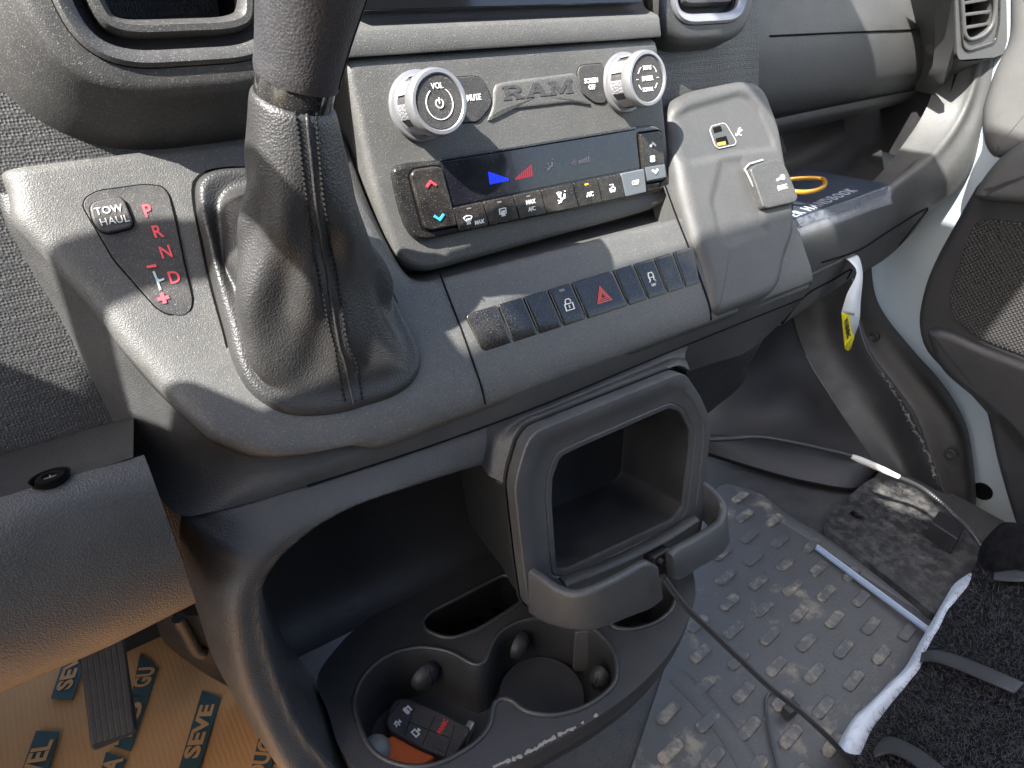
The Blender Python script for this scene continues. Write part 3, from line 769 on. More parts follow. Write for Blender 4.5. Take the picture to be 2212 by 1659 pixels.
q = UT.pxs(cr(2, 0, (222, 925), (275, 915), (280, 938), (228, 948)), .0012); plate('socket_contact', UT, np.array(q), .0016, .0008, M['gold'], up_, edge=.0001)
u, v = UT.px(*cr(2, 0, (365, 858))[0], .0)
strokes('symbol', UT, [[(u - .005, v - .002), (u + .005, v + .002)], [(u - .001, v), (u + .001, v + .0035), (u + .0035, v + .0042)], [(u - .003, v - .001), (u + .0, v - .0032), (u + .002, v - .003)], arc(u - .005, v - .002, .0010, 0, 360, 8)], .0010, M['white'], up_, h=.0004)
# power socket lid
PL = UF.sub(0, 0, .004)
lid = plate('socket_lid', UF, rounded(UF.pxs(cr(2, 0, (440, 1090), (480, 1060), (610, 1025), (650, 1040), (690, 1120), (752, 1280), (735, 1310), (560, 1350), (530, 1345), (500, 1260)), .006), .004, 4), .0060, .012, M['pod'], upod, edge=.002)
strokes('lid_rim', UF, [UF.pxs(cr(2, 0, (520, 1335), (480, 1250), (402, 1095), (430, 1062), (520, 1035)), .0015)], .0016, M['soft'], lid, h=.0015)
LT = UF.sub(0, 0, .0062)
u, v = UF.px(*cr(2, 0, (645, 1215))[0], .006); text('lettering', '12V DC', LT, u, v, .0066, M['white'], lid, sx=.75, bold=.0001)
u, v = UF.px(*cr(2, 0, (630, 1158))[0], .006)
strokes('symbol', LT, [[(u - .006, v - .0008), (u + .002, v + .0004)]], .0022, M['white'], lid); strokes('symbol', LT, [arc(u + .0045, v + .0008, .0020, 0, 360, 14)], .0020, M['white'], lid, h=.0003)
# plate under the pod, closing the corner towards the passenger side
loft('pod_base', [[V3(x, prof[k][1] + .002, prof[k][2] - .002) for x in np.linspace(.505, .672, 10)] for k in range(16, 46)], M['trim'], console, n=10, straight=True)
loft('pod_side', [[V3(.672, prof[k][1] + .002, prof[k][2] - .002) for k in range(6, 46)], [V3(.676, .56, prof[k][2] - .002) for k in range(6, 46)]], M['grain'], console, n=40, straight=True)
# ================================================================ gear lever
lever = thing('gear_lever', 'black leather gear lever with stitched gaiter rising from the console', 'gear lever', tuple(TP.at(680, 640)))
M['leather'] = plastic('gaiter leather', (.024, .024, .024), .42, 760, .55, .03, speck=.06, blot=.05)
M['knob'] = plastic('lever knob leather', (.030, .030, .033), .40, 700, .5, .05, speck=.12, blot=.04)
NB = 96
base_px = [(420, 393), (420, 433), (433, 500), (457, 613), (483, 710), (507, 800), (533, 848), (567, 878), (600, 896), (653, 905), (737, 898), (787, 883), (847, 863), (884, 840), (904, 810), (909, 770), (897, 738), (870, 680), (837, 613), (805, 560), (770, 495), (735, 440), (700, 405), (620, 372), (540, 362), (470, 365), (438, 375)]
base_uv = np.array([TP.px(x, y, .003) for x, y in base_px])
bo = spline([V3(a, b, 0) for a, b in base_uv], NB * 4, True)[:, :2]
cen = np.array(TP.px(690, 655, .003))
ang = np.arctan2(bo[:, 1] - cen[1], bo[:, 0] - cen[0])
def base_r(a):          # radius of the opening in direction a
    k = np.argmin(np.abs(np.angle(np.exp(1j * (ang - a))))); return np.linalg.norm(bo[k] - cen)
AX0 = TP.pt(cen[0], cen[1], .0)
COLR = ray(634, 212) * .385                     # top of the gaiter
LEVT = ray(668, 0) * .352
LD = unit(LEVT - ray(637, 192) * .378)
KF = Frame(COLR, np.cross(V3(0, 1, 0), LD), np.cross(LD, np.cross(V3(0, 1, 0), LD)))
if KF.n.dot(LD) < 0: KF = Frame(COLR, -KF.u, KF.v)
thetas = np.linspace(0, 2 * math.pi, NB, endpoint=False)
G = []
# lower rings lie on the trim, upper rings round the lever; in between they blend
def neck_ring(t, r):
    """t=0 at the base plane, 1 at the collar"""
    c_ = AX0 * (1 - t) + COLR * t
    c_ = c_ + V3(-.004, -.006, 0) * math.sin(math.pi * t)
    w = sstep(.0, .8, t)
    uu = unit(TP.u * (1 - w) + KF.u * w * np.sign(KF.u[0])); nn_ = unit(TP.n * (1 - w) + LD * w)
    vv = unit(np.cross(nn_, uu)); uu = np.cross(vv, nn_)
    return [c_ + (uu * math.cos(a) + vv * math.sin(a)) * r for a in thetas]
ringA = [TP.pt(cen[0] + base_r(a) * math.cos(a), cen[1] + base_r(a) * math.sin(a), .0015) for a in thetas]
def flat_ring(s, h, drop=0.0):
    return [TP.pt(cen[0] + (base_r(a) - s) * math.cos(a), cen[1] + (base_r(a) - s) * math.sin(a), h) for a in thetas]
def blend(t, r, k):
    A = np.array(flat_ring(.012, .012)); B = np.array(neck_ring(t, r)); return A * (1 - k) + B * k
def hollow():
    out = []
    for a, q in zip(thetas, blend(.10, .050, .12)):
        w = math.exp(-(np.angle(np.exp(1j * (a - 2.35))) / .42) ** 2)
        out.append(q - TP.n * .007 * w)
    return out
rings = [ringA, flat_ring(.0015, .006), flat_ring(.005, .0115), hollow(), blend(.20, .046, .36), blend(.33, .0400, .68), neck_ring(.46, .0350), neck_ring(.58, .0330), neck_ring(.70, .0308), neck_ring(.82, .0282), neck_ring(.92, .0256), neck_ring(.975, .0240), neck_ring(1.0, .0226), neck_ring(1.002, .0205)]
Gr = np.array([np.array(r) for r in rings])
Gr = np.array([spline(Gr[:, k], 56) for k in range(NB)]).transpose(1, 0, 2)
# folds of the leather
rng = np.random.RandomState(3)
for i in range(56):
    t = i / 55.0; env = sstep(.05, .2, t) * (1 - sstep(.5, .95, t))
    cc = Gr[i].mean(0)
    for k, a in enumerate(thetas):
        f = .0030 * math.cos(3 * a + 1.2) * env + .0030 * math.sin(5 * a + 9 * t) * env + .0018 * math.sin(9 * a - 14 * t) * env
        dcam = np.angle(np.exp(1j * (a - 3.75)))      # long ridge running down to the front left corner
        f += .0085 * math.exp(-(dcam / .20) ** 2) * sstep(.08, .25, t) * (1 - sstep(.40, .75, t))
        dcam = np.angle(np.exp(1j * (a - 3.25)))
        f += .007 * math.exp(-(dcam / .50) ** 2) * sstep(.08, .2, t) * (1 - sstep(.35, .7, t))
        dcam = np.angle(np.exp(1j * (a - 5.65)))
        f -= .006 * math.exp(-(dcam / .22) ** 2) * sstep(.06, .18, t) * (1 - sstep(.3, .6, t))
        dcam = np.angle(np.exp(1j * (a - 6.05)))
        f += .004 * math.exp(-(dcam / .18) ** 2) * sstep(.06, .18, t) * (1 - sstep(.3, .6, t))
        d_ = Gr[i][k] - cc; Gr[i][k] = Gr[i][k] + unit(d_) * f
boot = mk('gaiter', Gr.reshape(-1, 3), grid_faces(56, NB, True), M['leather'], lever)
mo = boot.modifiers.new('smooth', 'SUBSURF'); mo.levels = 1; mo.render_levels = 1
plate('gaiter_gap', TP, inset2(np.array([tuple(bo[k]) for k in range(0, NB * 4, 4)]), -.0012), .0022, .006, M['gap'], lever, edge=.0001, seg=1)
# seam with two rows of stitches, following the front of the gaiter
hb = Hit(boot)
seam_px = cr(0, 0, (1985, 720), (1995, 850), (2010, 980), (2025, 1120), (2045, 1300), (2070, 1480), (2095, 1650)) + cr(0, 1, (2110, 60), (2140, 250), (2175, 450), (2205, 600)) + cr(1, 1, (20, 680), (50, 830), (78, 960))
left_px = cr(0, 0, (1915, 725), (1940, 900), (1955, 1050), (1985, 1280), (2020, 1500), (2035, 1650)) + cr(0, 1, (2050, 40), (2080, 220), (2130, 450), (2170, 600)) + cr(1, 1, (-30, 690), (0, 830), (30, 970))
right_px = cr(0, 0, (2045, 725), (2055, 900), (2070, 1050), (2095, 1280), (2125, 1500), (2150, 1650)) + cr(0, 1, (2165, 40), (2195, 220), (2230, 450), (2262, 600)) + cr(1, 1, (95, 690), (120, 830), (138, 960))
def follow(pxs, n, lift):
    P = spline([V3(x, y, 0) for x, y in pxs], n); out = []
    for x, y, _ in P:
        h_ = hb(x, y, lift)
        if h_ is not None: out.append(h_)
    return out
sm = follow(seam_px, 70, .0003)
tube('seam', [p for p, n_ in sm], .0009, M['leather'], lever, seg=8)
M['thread'] = mat('black thread', (.006, .006, .006), .8, spec=.2)
for pxs in (left_px, right_px):
    fl = follow(pxs, 118, .0004)
    for k in range(0, len(fl) - 2, 2):
        a_ = fl[k][0]; b_ = fl[k + 1][0]; nn_ = fl[k][1]
        c_ = a_ + (b_ - a_) * 1.15
        tube('stitch', [a_ - nn_ * .0004, (a_ + c_) / 2 + nn_ * .0006, c_ - nn_ * .0004], .00075, M['thread'], lever, seg=5)
# collar and knob
rk_ = .0222
lathe('collar', KF, [(rk_ * .97, -.004), (rk_ * .97, .0105), (rk_ * .93, .0125)], M['gloss'], lever, seg=48)
kp = [(.0226, .0105), (.0232, .0120), (.0236, .018), (.0245, .030), (.0262, .045), (.0285, .062), (.0305, .080), (.0312, .098), (.0300, .114), (.0262, .127), (.0195, .136), (.010, .141), (.0005, .142)]
kp = [tuple(q[:2]) for q in spline([V3(a, b, 0) for a, b in kp], 40)]
lathe('lever_knob', KF, kp, M['knob'], lever, seg=48, sharp=70)
tube('knob_seam', [KF.pt(kp[k][0] * math.cos(a_s) + .0002, kp[k][0] * math.sin(a_s), kp[k][1]) for a_s in (-.7,) for k in range(1, 30)], .0005, M['thread'], lever, seg=6)
# ================================================================ dashboard (driver side and middle)
dash = thing('dashboard', 'long dark grey dashboard with round-cornered vent housings and shelf behind the console', 'dashboard', (.35, .56, -.35))
M['dimple'] = plastic('dimpled dash skin', (.040, .040, .040), .40, 520, 1.0, .03, speck=.05, blot=.05, rand=.45)
DF = Frame((0, .5135, -.12), XA, (0, .25, .97))
height('dash_pad', DF, -.55, .70, -.30, .30, 30, 16, lambda u, v: -.012 * ((v) / .3) ** 2, M['dimple'], dash)
# --- vent housings: concentric rounded shapes
def housing(fr, u0, v0, u1, v1, r, depth, slats, mats, parent, draft=.012):
    O = rrect(u0, v0, u1, v1, r, 14)
    g_ = lambda d: inset2(O, d)
    n = len(O)
    def rings(name, lst, m, par, cap=False, sharp=35):
        vs = []; 
        for d, h in lst: vs += [fr.pt(a, b, h) for a, b in (g_(d) if d else O)]
        f = grid_faces(len(lst), n, True)
        if cap: f.append(tuple(range((len(lst) - 1) * n, len(lst) * n)))
        return mk(name, vs, f, m, par, sharp=sharp)
    hs = rings('vent_housing', [(-draft, -depth), (-draft * .4, -depth * .5), (0, -.010), (.0012, -.0045), (.0045, -.0012), (.009, 0), (.0165, .0006), (.0170, -.002)], M['pod'], parent)
    rings('vent_ring', [(.0168, -.003), (.0172, .0022), (.0195, .0038), (.0235, .0030), (.0265, .0002), (.0272, -.006)], mats[0], hs)
    rings('vent_recess', [(.0270, -.003), (.0275, -.012), (.036, -.0135), (.037, -.02)], M['dark'], hs)
    rings('vent_frame', [(.0335, -.018), (.0338, -.003), (.0360, .0005), (.0395, .0006), (.0420, -.002), (.0440, -.010), (.0445, -.04)], M['pod'], hs)
    vs = rings('vent_throat', [(.0442, -.01), (.0446, -.05)], M['gap'], hs, cap=True)
    for k in range(slats):
        vv = v0 + .05 + (v1 - v0 - .10) * (k + .5) / slats
        P = [(u0 + .046, vv - .003), (u1 - .046, vv - .003), (u1 - .046, vv + .003), (u0 + .046, vv + .003)]
        plate('vent_slat', fr, np.array(P), -.004, .02, M['pod'], hs, edge=.0015)
    return hs
VF = Frame((.10, .480, -.06), XA, (0, .22, .975))
# bottom edge of the ring sits where the photo shows it
ub0 = VF.px(*cr(0, 0, (1200, 432))[0]); ul0 = VF.px(*cr(0, 0, (372, 0))[0])
housing(VF, ul0[0] - .020, ub0[1] - .0168, .085, ub0[1] + .150, .062, .050, 3, [M['pod']], dash, draft=.030)
# --- screen surround above the control panel
def xprof(name, pts, x0, x1, m, par, n=8, sharp=35, rows=None):
    return loft(name, [[V3(x, a, b) for x in np.linspace(x0, x1, n)] for a, b in pts], m, par, n=n, sharp=sharp, rows=rows)
def zat(x, y, Y): return at(x, y, Y=Y)[2]
up_pts = []
for yy, Y in ((112, .492), (106, .4915), (62, .496), (54, .498), (38, .512), (31, .516), (26, .517), (-30, .528)):
    up_pts.append((Y, zat(940, yy, Y)))
up_pts = [(.515, up_pts[0][1] - .001)] + up_pts
xprof('screen_surround', up_pts, .205, .5135, M['panel'], dash, sharp=40)
M['scr'] = mat('dark screen', (.006, .006, .007), .08, coat=.3)
z0 = zat(940, 14, .514)
SC = Frame((.36, .511, z0 + .05), XA, (0, .24, .97))
plate('touch_screen', SC, rrect(-.138, -.052, .135, .09, .006), 0, .012, M['scr'], dash, edge=.001)
M['green'] = mat('green screen line', (.02, .12, .04), .5, emit=(.05, .6, .15), estr=.08)
# --- right-hand vent housing in the middle
RVF = Frame((.62, .505, -.05), XA, (0, .22, .975))
a0 = RVF.px(*cr(2, 0, (405, 0))[0]); b0 = RVF.px(*cr(2, 0, (60, 165))[0])
housing(RVF, -.100, b0[1] - .0168, a0[0] + .018, b0[1] + .15, .050, .060, 3, [M['chrome']], dash)
loft('stack_side', [[V3(.5145, .515, .05), V3(.5145, .500, -.03), V3(.5145, .497, -.064)], [V3(.52, .52, .05), V3(.521, .512, -.03), V3(.522, .512, -.07)], [V3(.524, .55, .05), V3(.525, .55, -.03), V3(.526, .55, -.09)]], M['pod'], dash, n=8)

# ---------------------------------------------------------------- knee panel left of the console
kz = [(.500, -.262), (.430, -.249), (.372, -.2435), (.365, -.2445), (.356, -.250), (.345, -.272), (.338, -.300), (.338, -.325), (.346, -.348), (.362, -.3625), (.385, -.368), (.45, -.366)]
xs = np.concatenate([np.linspace(-.60, -.02, 10), [-.008, -.002, .0015]])
rows_ = []
for (a, b) in kz[2:]:
    kc0 = V3(0, .40, -.305)
    rows_.append([V3(x, a, b) for x in xs[:-3]] + [V3(x, 0, 0) + kc0 + (V3(0, a, b) - kc0) * s_ for x, s_ in ((.002, 1.0), (.0075, .985), (.0095, .955))])
kc_ = loft('knee_panel', rows_, M['grain'], dash, n=len(xs), straight=True, rows=40, lin=True)
M['warm'] = M['grain']
# side cap of the knee roll and ledge above it
cap = [V3(.0094, 0, 0) + V3(0, .40, -.305) + (V3(0, a, b) - V3(0, .40, -.305)) * .956 for a, b in kz[2:]]
mk('knee_panel_end', cap, [tuple(range(len(cap)))], M['grain'], dash)
loft('knee_ledge', [[V3(-.6, .3725, -.2445), V3(.004, .3725, -.2450)], [V3(-.6, .44, -.262), V3(.012, .44, -.262)], [V3(-.6, .50, -.300), V3(.012, .50, -.300)], [V3(-.6, .52, -.36), V3(.012, .52, -.36)]], M['dark'], dash, n=12, rows=12)
hl_ = Hit([o for o in dash.children if o.name.startswith('knee_ledge')][0])(112, 1040, .0012)
sc_ = Frame(hl_[0], XA, (0, 1, -.2))
sw_ = lathe('ledge_screw', sc_, [(.0075, -.004), (.0075, .001), (.0068, .0022), (.0040, .0026), (.0035, .0008)], M['gap'], dash, seg=24)
strokes('screw_slot', sc_, [[(-.003, 0), (.003, 0)], [(0, -.003), (0, .003)]], .0008, M['steel'], sw_, h=.0012)
lathe('screw_well', sc_, [(.0102, .0022), (.0095, .0018), (.0085, -.003)], M['gap'], dash, seg=24, cap=False)
# panel behind the pedals, closing the view under the dash
loft('under_dash_panel', [[V3(-.7, .53, -.30), V3(.06, .53, -.30)], [V3(-.7, .56, -.42), V3(.06, .56, -.42)], [V3(-.7, .86, -.60), V3(.06, .86, -.60)]], M['dark'], dash, n=8)
# ================================================================ phone holder on the console front
holder = thing('phone_holder', 'black plastic tablet holder frame with two hooked lower arms on the console front', 'holder', tuple(HF.at(1330, 1180)))
ho = rounded(HF.pxs([(1113, 1062), (1117, 1030), (1138, 958), (1160, 931), (1468, 806), (1486, 812), (1514, 856), (1534, 902), (1535, 935), (1524, 1060), (1516, 1150), (1500, 1185), (1230, 1316), (1160, 1328), (1143, 1310), (1130, 1215)]), .004, 4)
hi = rounded(HF.pxs([(1198, 1085), (1200, 1035), (1217, 990), (1262, 968), (1452, 884), (1478, 892), (1500, 935), (1500, 975), (1484, 1100), (1462, 1128), (1235, 1236), (1208, 1236)]), .0025, 4)
n_ = 120
HO = resample2(ho, n_); HI = resample2(hi, n_)
# line up the two outlines by angle so the face does not twist
c2 = (HI.min(0) + HI.max(0)) / 2
def by_angle(P):
    a = np.unwrap(np.arctan2(P[:, 1] - c2[1], P[:, 0] - c2[0])); P = P[np.argsort(np.mod(a, 2 * math.pi))]; return P
aw = np.linspace(0, 2 * math.pi, n_, endpoint=False)
def polar(P):
    P = resample2(P, 900); a = np.mod(np.arctan2(P[:, 1] - c2[1], P[:, 0] - c2[0]), 2 * math.pi); r = np.linalg.norm(P - c2, axis=1)
    o = np.argsort(a); a, r = a[o], r[o]; rr = np.interp(aw, np.concatenate([a - 2 * math.pi, a, a + 2 * math.pi]), np.concatenate([r, r, r]))
    return np.stack([c2[0] + rr * np.cos(aw), c2[1] + rr * np.sin(aw)], 1)
PO, PI_ = polar(ho), polar(hi)
def ring2(P, h): return [HF.pt(a, b, h) for a, b in P]
mixp = lambda t: PO * (1 - t) + PI_ * t
R_ = [ring2(PO, -.0125), ring2(PO, -.010), ring2(PO, -.0016), ring2(mixp(.02), -.0003), ring2(mixp(.06), 0), ring2(mixp(.36), -.0008), ring2(mixp(.42), -.0020), ring2(mixp(.80), -.0032), ring2(mixp(.84), -.0044), ring2(mixp(.88), -.0036), ring2(PI_, -.0042), ring2(PI_, -.010)]
mk('holder_frame', np.vstack(R_), grid_faces(len(R_), n_, True), M['frame'], holder, sharp=28)
R2 = [ring2(PO * 1.012 - c2 * .012, -.0128), ring2(PO * 1.012 - c2 * .012, -.016), ring2(PO * 1.004 - c2 * .004, -.017)]
mk('frame_lip', np.vstack(R2), grid_faces(3, n_, True), M['dark'], holder, sharp=30)
R3 = [ring2(PI_, -.008), ring2(PI_ * .985 + c2 * .015, -.035), ring2(PI_ * .95 + c2 * .05, -.085), ring2(PI_ * .92 + c2 * .08, -.090), ring2(PI_ * .4 + c2 * .6, -.092)]
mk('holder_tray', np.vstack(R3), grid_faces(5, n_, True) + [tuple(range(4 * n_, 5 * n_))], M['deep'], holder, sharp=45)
# backing cone that fairs the box into the console
R4 = [ring2(PO * .985 + c2 * .015, -.018), ring2(PO * .97 + c2 * .03, -.035), ring2(PO * .92 + c2 * .08, -.06), ring2(PO * .88 + c2 * .12, -.10), ring2(PO * .84 + c2 * .16, -.13)]
mk('holder_backing', np.vstack(R4), grid_faces(5, n_, True), M['black'], holder, sharp=60)
def arm(name, top, bot, Ys, thick, parent, m):
    """hooked arm: strip between two edges with real thickness and rounded rims"""
    T = np.array([at(x, y, Y=Y) for (x, y), Y in zip(top, Ys)]); B = np.array([at(x, y, Y=Y - .004) for (x, y), Y in zip(bot, Ys)])
    T = spline(T, 40); B = spline(B, 40); out = []
    for k in range(40):
        t = unit(T[min(k + 1, 39)] - T[max(k - 1, 0)]); up = unit(T[k] - B[k]); nn = unit(np.cross(t, up))
        ring = []
        c0 = T[k]; c1 = B[k]
        w = thick / 2
        for (p, d1, d2) in ((c0, -w * .9, -.003), (c0, -w * .5, -.0006), (c0, w * .5, 0), (c0, w * .9, -.0015), (c0, w, -.004), (c1, w, .005), (c1, w * .8, .0015), (c1, w * .3, 0), (c1, -w * .6, .001), (c1, -w, .006)):
            ring.append(p + nn * d1 + up * d2)
        out.append(ring)
    n = len(out[0]); vs = [p for r in out for p in r]; fs = grid_faces(40, n, True)
    fs.append(tuple(range(n))[::-1]); fs.append(tuple(range(39 * n, 40 * n)))
    return mk(name, vs, fs, m, parent, sharp=50)
arm('holder_arm', [(1150, 1228), (1172, 1244), (1205, 1266), (1245, 1277), (1285, 1265), (1340, 1238), (1392, 1211), (1412, 1218)], [(1150, 1322), (1175, 1338), (1212, 1350), (1262, 1357), (1305, 1348), (1350, 1330), (1405, 1308), (1424, 1292)], [.316, .304, .288, .274, .268, .267, .266, .266], .009, holder, M['frame'])
arm('holder_arm', [(1519, 1036), (1545, 1060), (1562, 1088), (1556, 1120), (1530, 1142), (1490, 1166), (1455, 1186), (1446, 1196)], [(1514, 1118), (1546, 1150), (1566, 1168), (1560, 1188), (1538, 1206), (1500, 1228), (1464, 1250), (1450, 1250)], [.322, .312, .302, .292, .285, .279, .275, .274], .009, holder, M['frame'])
# cross bar under the tray linking the arms, with the latch in the gap
bar = [at(1215, 1258, Y=.300), at(1300, 1225, Y=.298), at(1420, 1168, Y=.296), at(1500, 1118, Y=.300)]
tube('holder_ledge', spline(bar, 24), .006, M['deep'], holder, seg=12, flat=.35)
lt = Frame(at(1428, 1212, Y=.285), XA, (0, .2, 1))
plate('latch', lt, rrect(-.010, -.012, .012, .010, .003), .002, .015, M['dark'], holder, edge=.002)
for dx_, dz_ in ((-.004, .004), (.003, -.003), (.006, .003)):
    lathe('latch_tooth', lt.sub(dx_, dz_, .002), [(.0028, 0), (.0028, .004), (.002, .005)], M['dark'], holder, seg=10)

# ================================================================ cup holder tray
ZT = -.54
CT = Frame((.25, .30, ZT), XA, (0, 1, 0))
cup = thing('cup_holder', 'black plastic cup holder tray with two joined wells under the console', 'cup holder', (.25, .30, -.62))
tray = rounded(CT.pxs(cr(1, 2, (-190, 1080), (40, 790), (380, 540), (940, 200), (1650, -90), (2180, 60), (2290, 420), (2300, 560), (2212, 790), (2090, 970), (1900, 1160), (1640, 1345), (1200, 1590), (900, 1720), (560, 1790), (200, 1750), (60, 1640), (-40, 1480), (-80, 1300))), .02, 5)
cups = CT.pxs(cr(1, 2, (92, 1180), (150, 1060), (300, 935), (500, 880), (690, 905), (845, 985), (880, 995), (930, 970), (955, 905), (1010, 800), (1110, 730), (1250, 690), (1420, 690), (1600, 740), (1730, 850), (1782, 980), (1768, 1110), (1640, 1230), (1480, 1300), (1330, 1318), (1180, 1285), (1100, 1222), (1040, 1212), (990, 1245), (965, 1370), (900, 1470), (770, 1565), (600, 1640), (400, 1645), (215, 1560), (120, 1400), (85, 1270)))
cups = spline([V3(a, b, 0) for a, b in cups], 110, True)[:, :2]
slot = rounded(CT.pxs(cr(1, 2, (520, 715), (560, 660), (1060, 400), (1180, 480), (1165, 590), (900, 760), (735, 820), (640, 810), (545, 765))), .008, 5)
cup3 = rounded(CT.pxs(cr(1, 2, (1720, 690), (1760, 752), (1890, 768), (2050, 720), (2150, 630), (2170, 520), (2080, 430), (1900, 420))), .012, 5)
top_plate = holed('tray_top', CT, tray, [cups, slot, cup3], 0, .004, M['tray'], cup)
M['scuff'] = mat('pale scuff', (.20, .19, .165), .8)
for P, nm in ((cups, 'well_rim'), (slot, 'slot_rim'), (cup3, 'well_rim')):
    tube(nm, [CT.pt(a, b, .0005) for a, b in resample2(np.array(P), 110)], .0022, M['tray'], cup, seg=8, closed=True)
def well(P, deep, ins, m):
    P = resample2(np.array(P), 110); Q = inset2(P, .0022); c_ = (P.min(0) + P.max(0)) / 2
    rr = [[CT.pt(a, b, -.001) for a, b in P], [CT.pt(a, b, -.006) for a, b in Q], [CT.pt(a, b, -deep * .8) for a, b in inset2(P, ins * .8)], [CT.pt(a, b, -deep) for a, b in inset2(P, ins + .003)]]
    w = mk('well_wall', np.vstack(rr), grid_faces(4, 110, True), m, cup, sharp=50)
    holed('well_floor', CT, inset2(P, ins + .0025), [], -deep + .0005, .001, m, cup)
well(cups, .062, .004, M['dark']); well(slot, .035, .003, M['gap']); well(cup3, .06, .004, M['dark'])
# outer wall of the tray, in two steps
To = resample2(tray, 130)
rr = [[CT.pt(a, b, h) for a, b in inset2(To, d)] for d, h in ((.004, .0), (.0012, -.0008), (0, -.003), (.001, -.022), (.003, -.0235))]
mk('tray_wall', np.vstack(rr), grid_faces(5, 130, True), M['tray'], cup, sharp=45)
rr = [[CT.pt(a, b, h) for a, b in inset2(To, d)] for d, h in ((.006, -.022), (.0035, -.026), (.005, -.040), (.016, -.060), (.05, -.11))]
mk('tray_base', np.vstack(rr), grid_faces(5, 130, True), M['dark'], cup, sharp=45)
# spring pads in the wells, round base disc, grey divider tab
def pad(px, py, h, rx, ry, face):
    p = CT.at(px, py, h); fr = Frame(p, np.cross(V3(0, 0, 1), face), V3(0, 0, 1))
    o = lathe('spring_pad', fr, [(ry, -.002), (ry * .95, .003), (ry * .75, .0065), (ry * .4, .0088), (.0003, .0095)], M['dark'], cup, seg=28, sx=rx / ry)
    tube('pad_joint', [fr.pt(.001, v, .0098 - .0055 * (v / ry) ** 2) for v in np.linspace(-ry * .9, ry * .9, 10)], .0004, M['gap'], o, seg=5)
pad(*cr(1, 2, (545, 1060))[0], -.022, .015, .013, V3(.15, -1, .1)); pad(*cr(1, 2, (1150, 860))[0], -.020, .014, .013, V3(.5, -1, .1)); pad(*cr(1, 2, (1675, 1070))[0], -.024, .010, .013, V3(-1, -.3, .1))
dc = CT.px(*cr(1, 2, (1300, 1180))[0], -.052)
lathe('base_disc', CT.sub(dc[0], dc[1], -.058), [(.041, 0), (.041, .005), (.0395, .0065), (.038, .0060), (.0005, .0058)], M['dark'], cup, seg=48)
plate('divider_tab', Frame(CT.at(*cr(1, 2, (1590, 900))[0], -.03), V3(.9, -.45, 0), (0, .1, 1)), rrect(-.012, -.028, .012, .026, .003), .0, .004, M['grey'], cup, edge=.001)
# long scuff along the rim
rs = np.random.RandomState(5)
sp = spline([V3(x, y, 0) for x, y in cr(1, 2, (985, 1650), (1140, 1590), (1260, 1530), (1380, 1460), (1500, 1400), (1600, 1350), (1690, 1290))], 60)
for a0_, a1_ in ((0, 9), (10, 15), (16, 33), (35, 44), (47, 49), (54, 56)):
    seg_ = sp[a0_:a1_ + 1]
    P = [CT.at(x + rs.uniform(-2, 2), y + rs.uniform(-1.5, 1.5), .0006) for x, y, _ in seg_]
    if len(P) > 2: tube('scuff_mark', P, [.0018 * rs.uniform(.35, 1.2) for _ in P], M['scuff'], cup, seg=6, flat=.25)

# ---------------------------------------------------------------- key fob and small things in the well
KZ = -.046
FO = CT.at(*cr(1, 2, (560, 1395))[0], KZ)
p_tl, p_tr, p_bl, p_br = [CT.at(x, y, KZ) for x, y in cr(1, 2, (372, 1195), (800, 1375), (285, 1345), (700, 1600))]
fu = unit(p_tr - p_tl)
FF = Frame(FO, fu, p_tl - p_bl)
fo = rounded([FF.px(x, y) for x, y in cr(1, 2, (340, 1205), (430, 1200), (640, 1290), (800, 1375), (845, 1400), (735, 1585), (690, 1600), (500, 1520), (300, 1410), (285, 1345))], .006, 5)
fob = thing('key_fob', 'black remote key fob with white symbols lying in the left cup well', 'key fob', tuple(FO))
fbody = plate('fob_body', FF, fo, .0, .013, M['key'], fob, edge=.003, seg=4, closed_back=True)
FT = FF.sub(0, 0, .0002)
def fpx(*pts): return [FF.px(x, y) for x, y in cr(1, 2, *pts)]
gl = [fpx((475, 1270), (410, 1450)), fpx((610, 1320), (525, 1510)), fpx((345, 1290), (380, 1230))[:0], fpx((430, 1360), (700, 1465))]
strokes('fob_groove', FT, [g2 for g2 in gl if g2] + [fpx((735, 1380), (720, 1440), (670, 1590)), fpx((300, 1345), (375, 1230))], .0005, M['gap'], fob, depth=.0001)
lk = FF.px(*cr(1, 2, (428, 1285))[0])
def ficon(p, paths, s, w=.0011):
    c_ = FF.px(*cr(1, 2, p)[0]); a = -.35
    strokes('symbol', FT, [[(c_[0] + (x * math.cos(a) - y * math.sin(a)) * s, c_[1] + (x * math.sin(a) + y * math.cos(a)) * s) for x, y in q] for q in paths], w, M['white'], fob)
box = [(-1, -1), (1, -1), (1, .4), (-1, .4), (-1, -1)]
ficon((428, 1285), [[(-1, -.7), (1, -.7)], [(-1, -.1), (1, -.1)], [(-.8, .2), (-.8, .9), (.7, .9), (.7, .5)], [(-1, -.1), (-1, -.7)], [(1, -.1), (1, -.7)]], .0030, .0014)
ficon((365, 1372), [[(-.6, .9), (.5, .9)], [(0, .9), (0, .1)], [(-.9, .1), (.9, .1)], [(-.9, .1), (-.4, -.9)], [(.2, -.3), (.5, -1)], [(-.3, -.5), (.4, -.6)]], .0032, .0012)
ficon((485, 1430), [[(-.5, 1), (.4, 1)], [(0, 1), (0, .3)], [(-.9, .3), (.9, .3), (.9, -.8), (-.9, -.8), (-.9, .3)]], .0034, .0012)
M['panic'] = mat('red fob print', (.70, .04, .03), .5)
pc = FF.px(*cr(1, 2, (658, 1392))[0]); d0 = np.array(FF.px(*cr(1, 2, (635, 1440))[0])); d1 = np.array(FF.px(*cr(1, 2, (682, 1350))[0]))
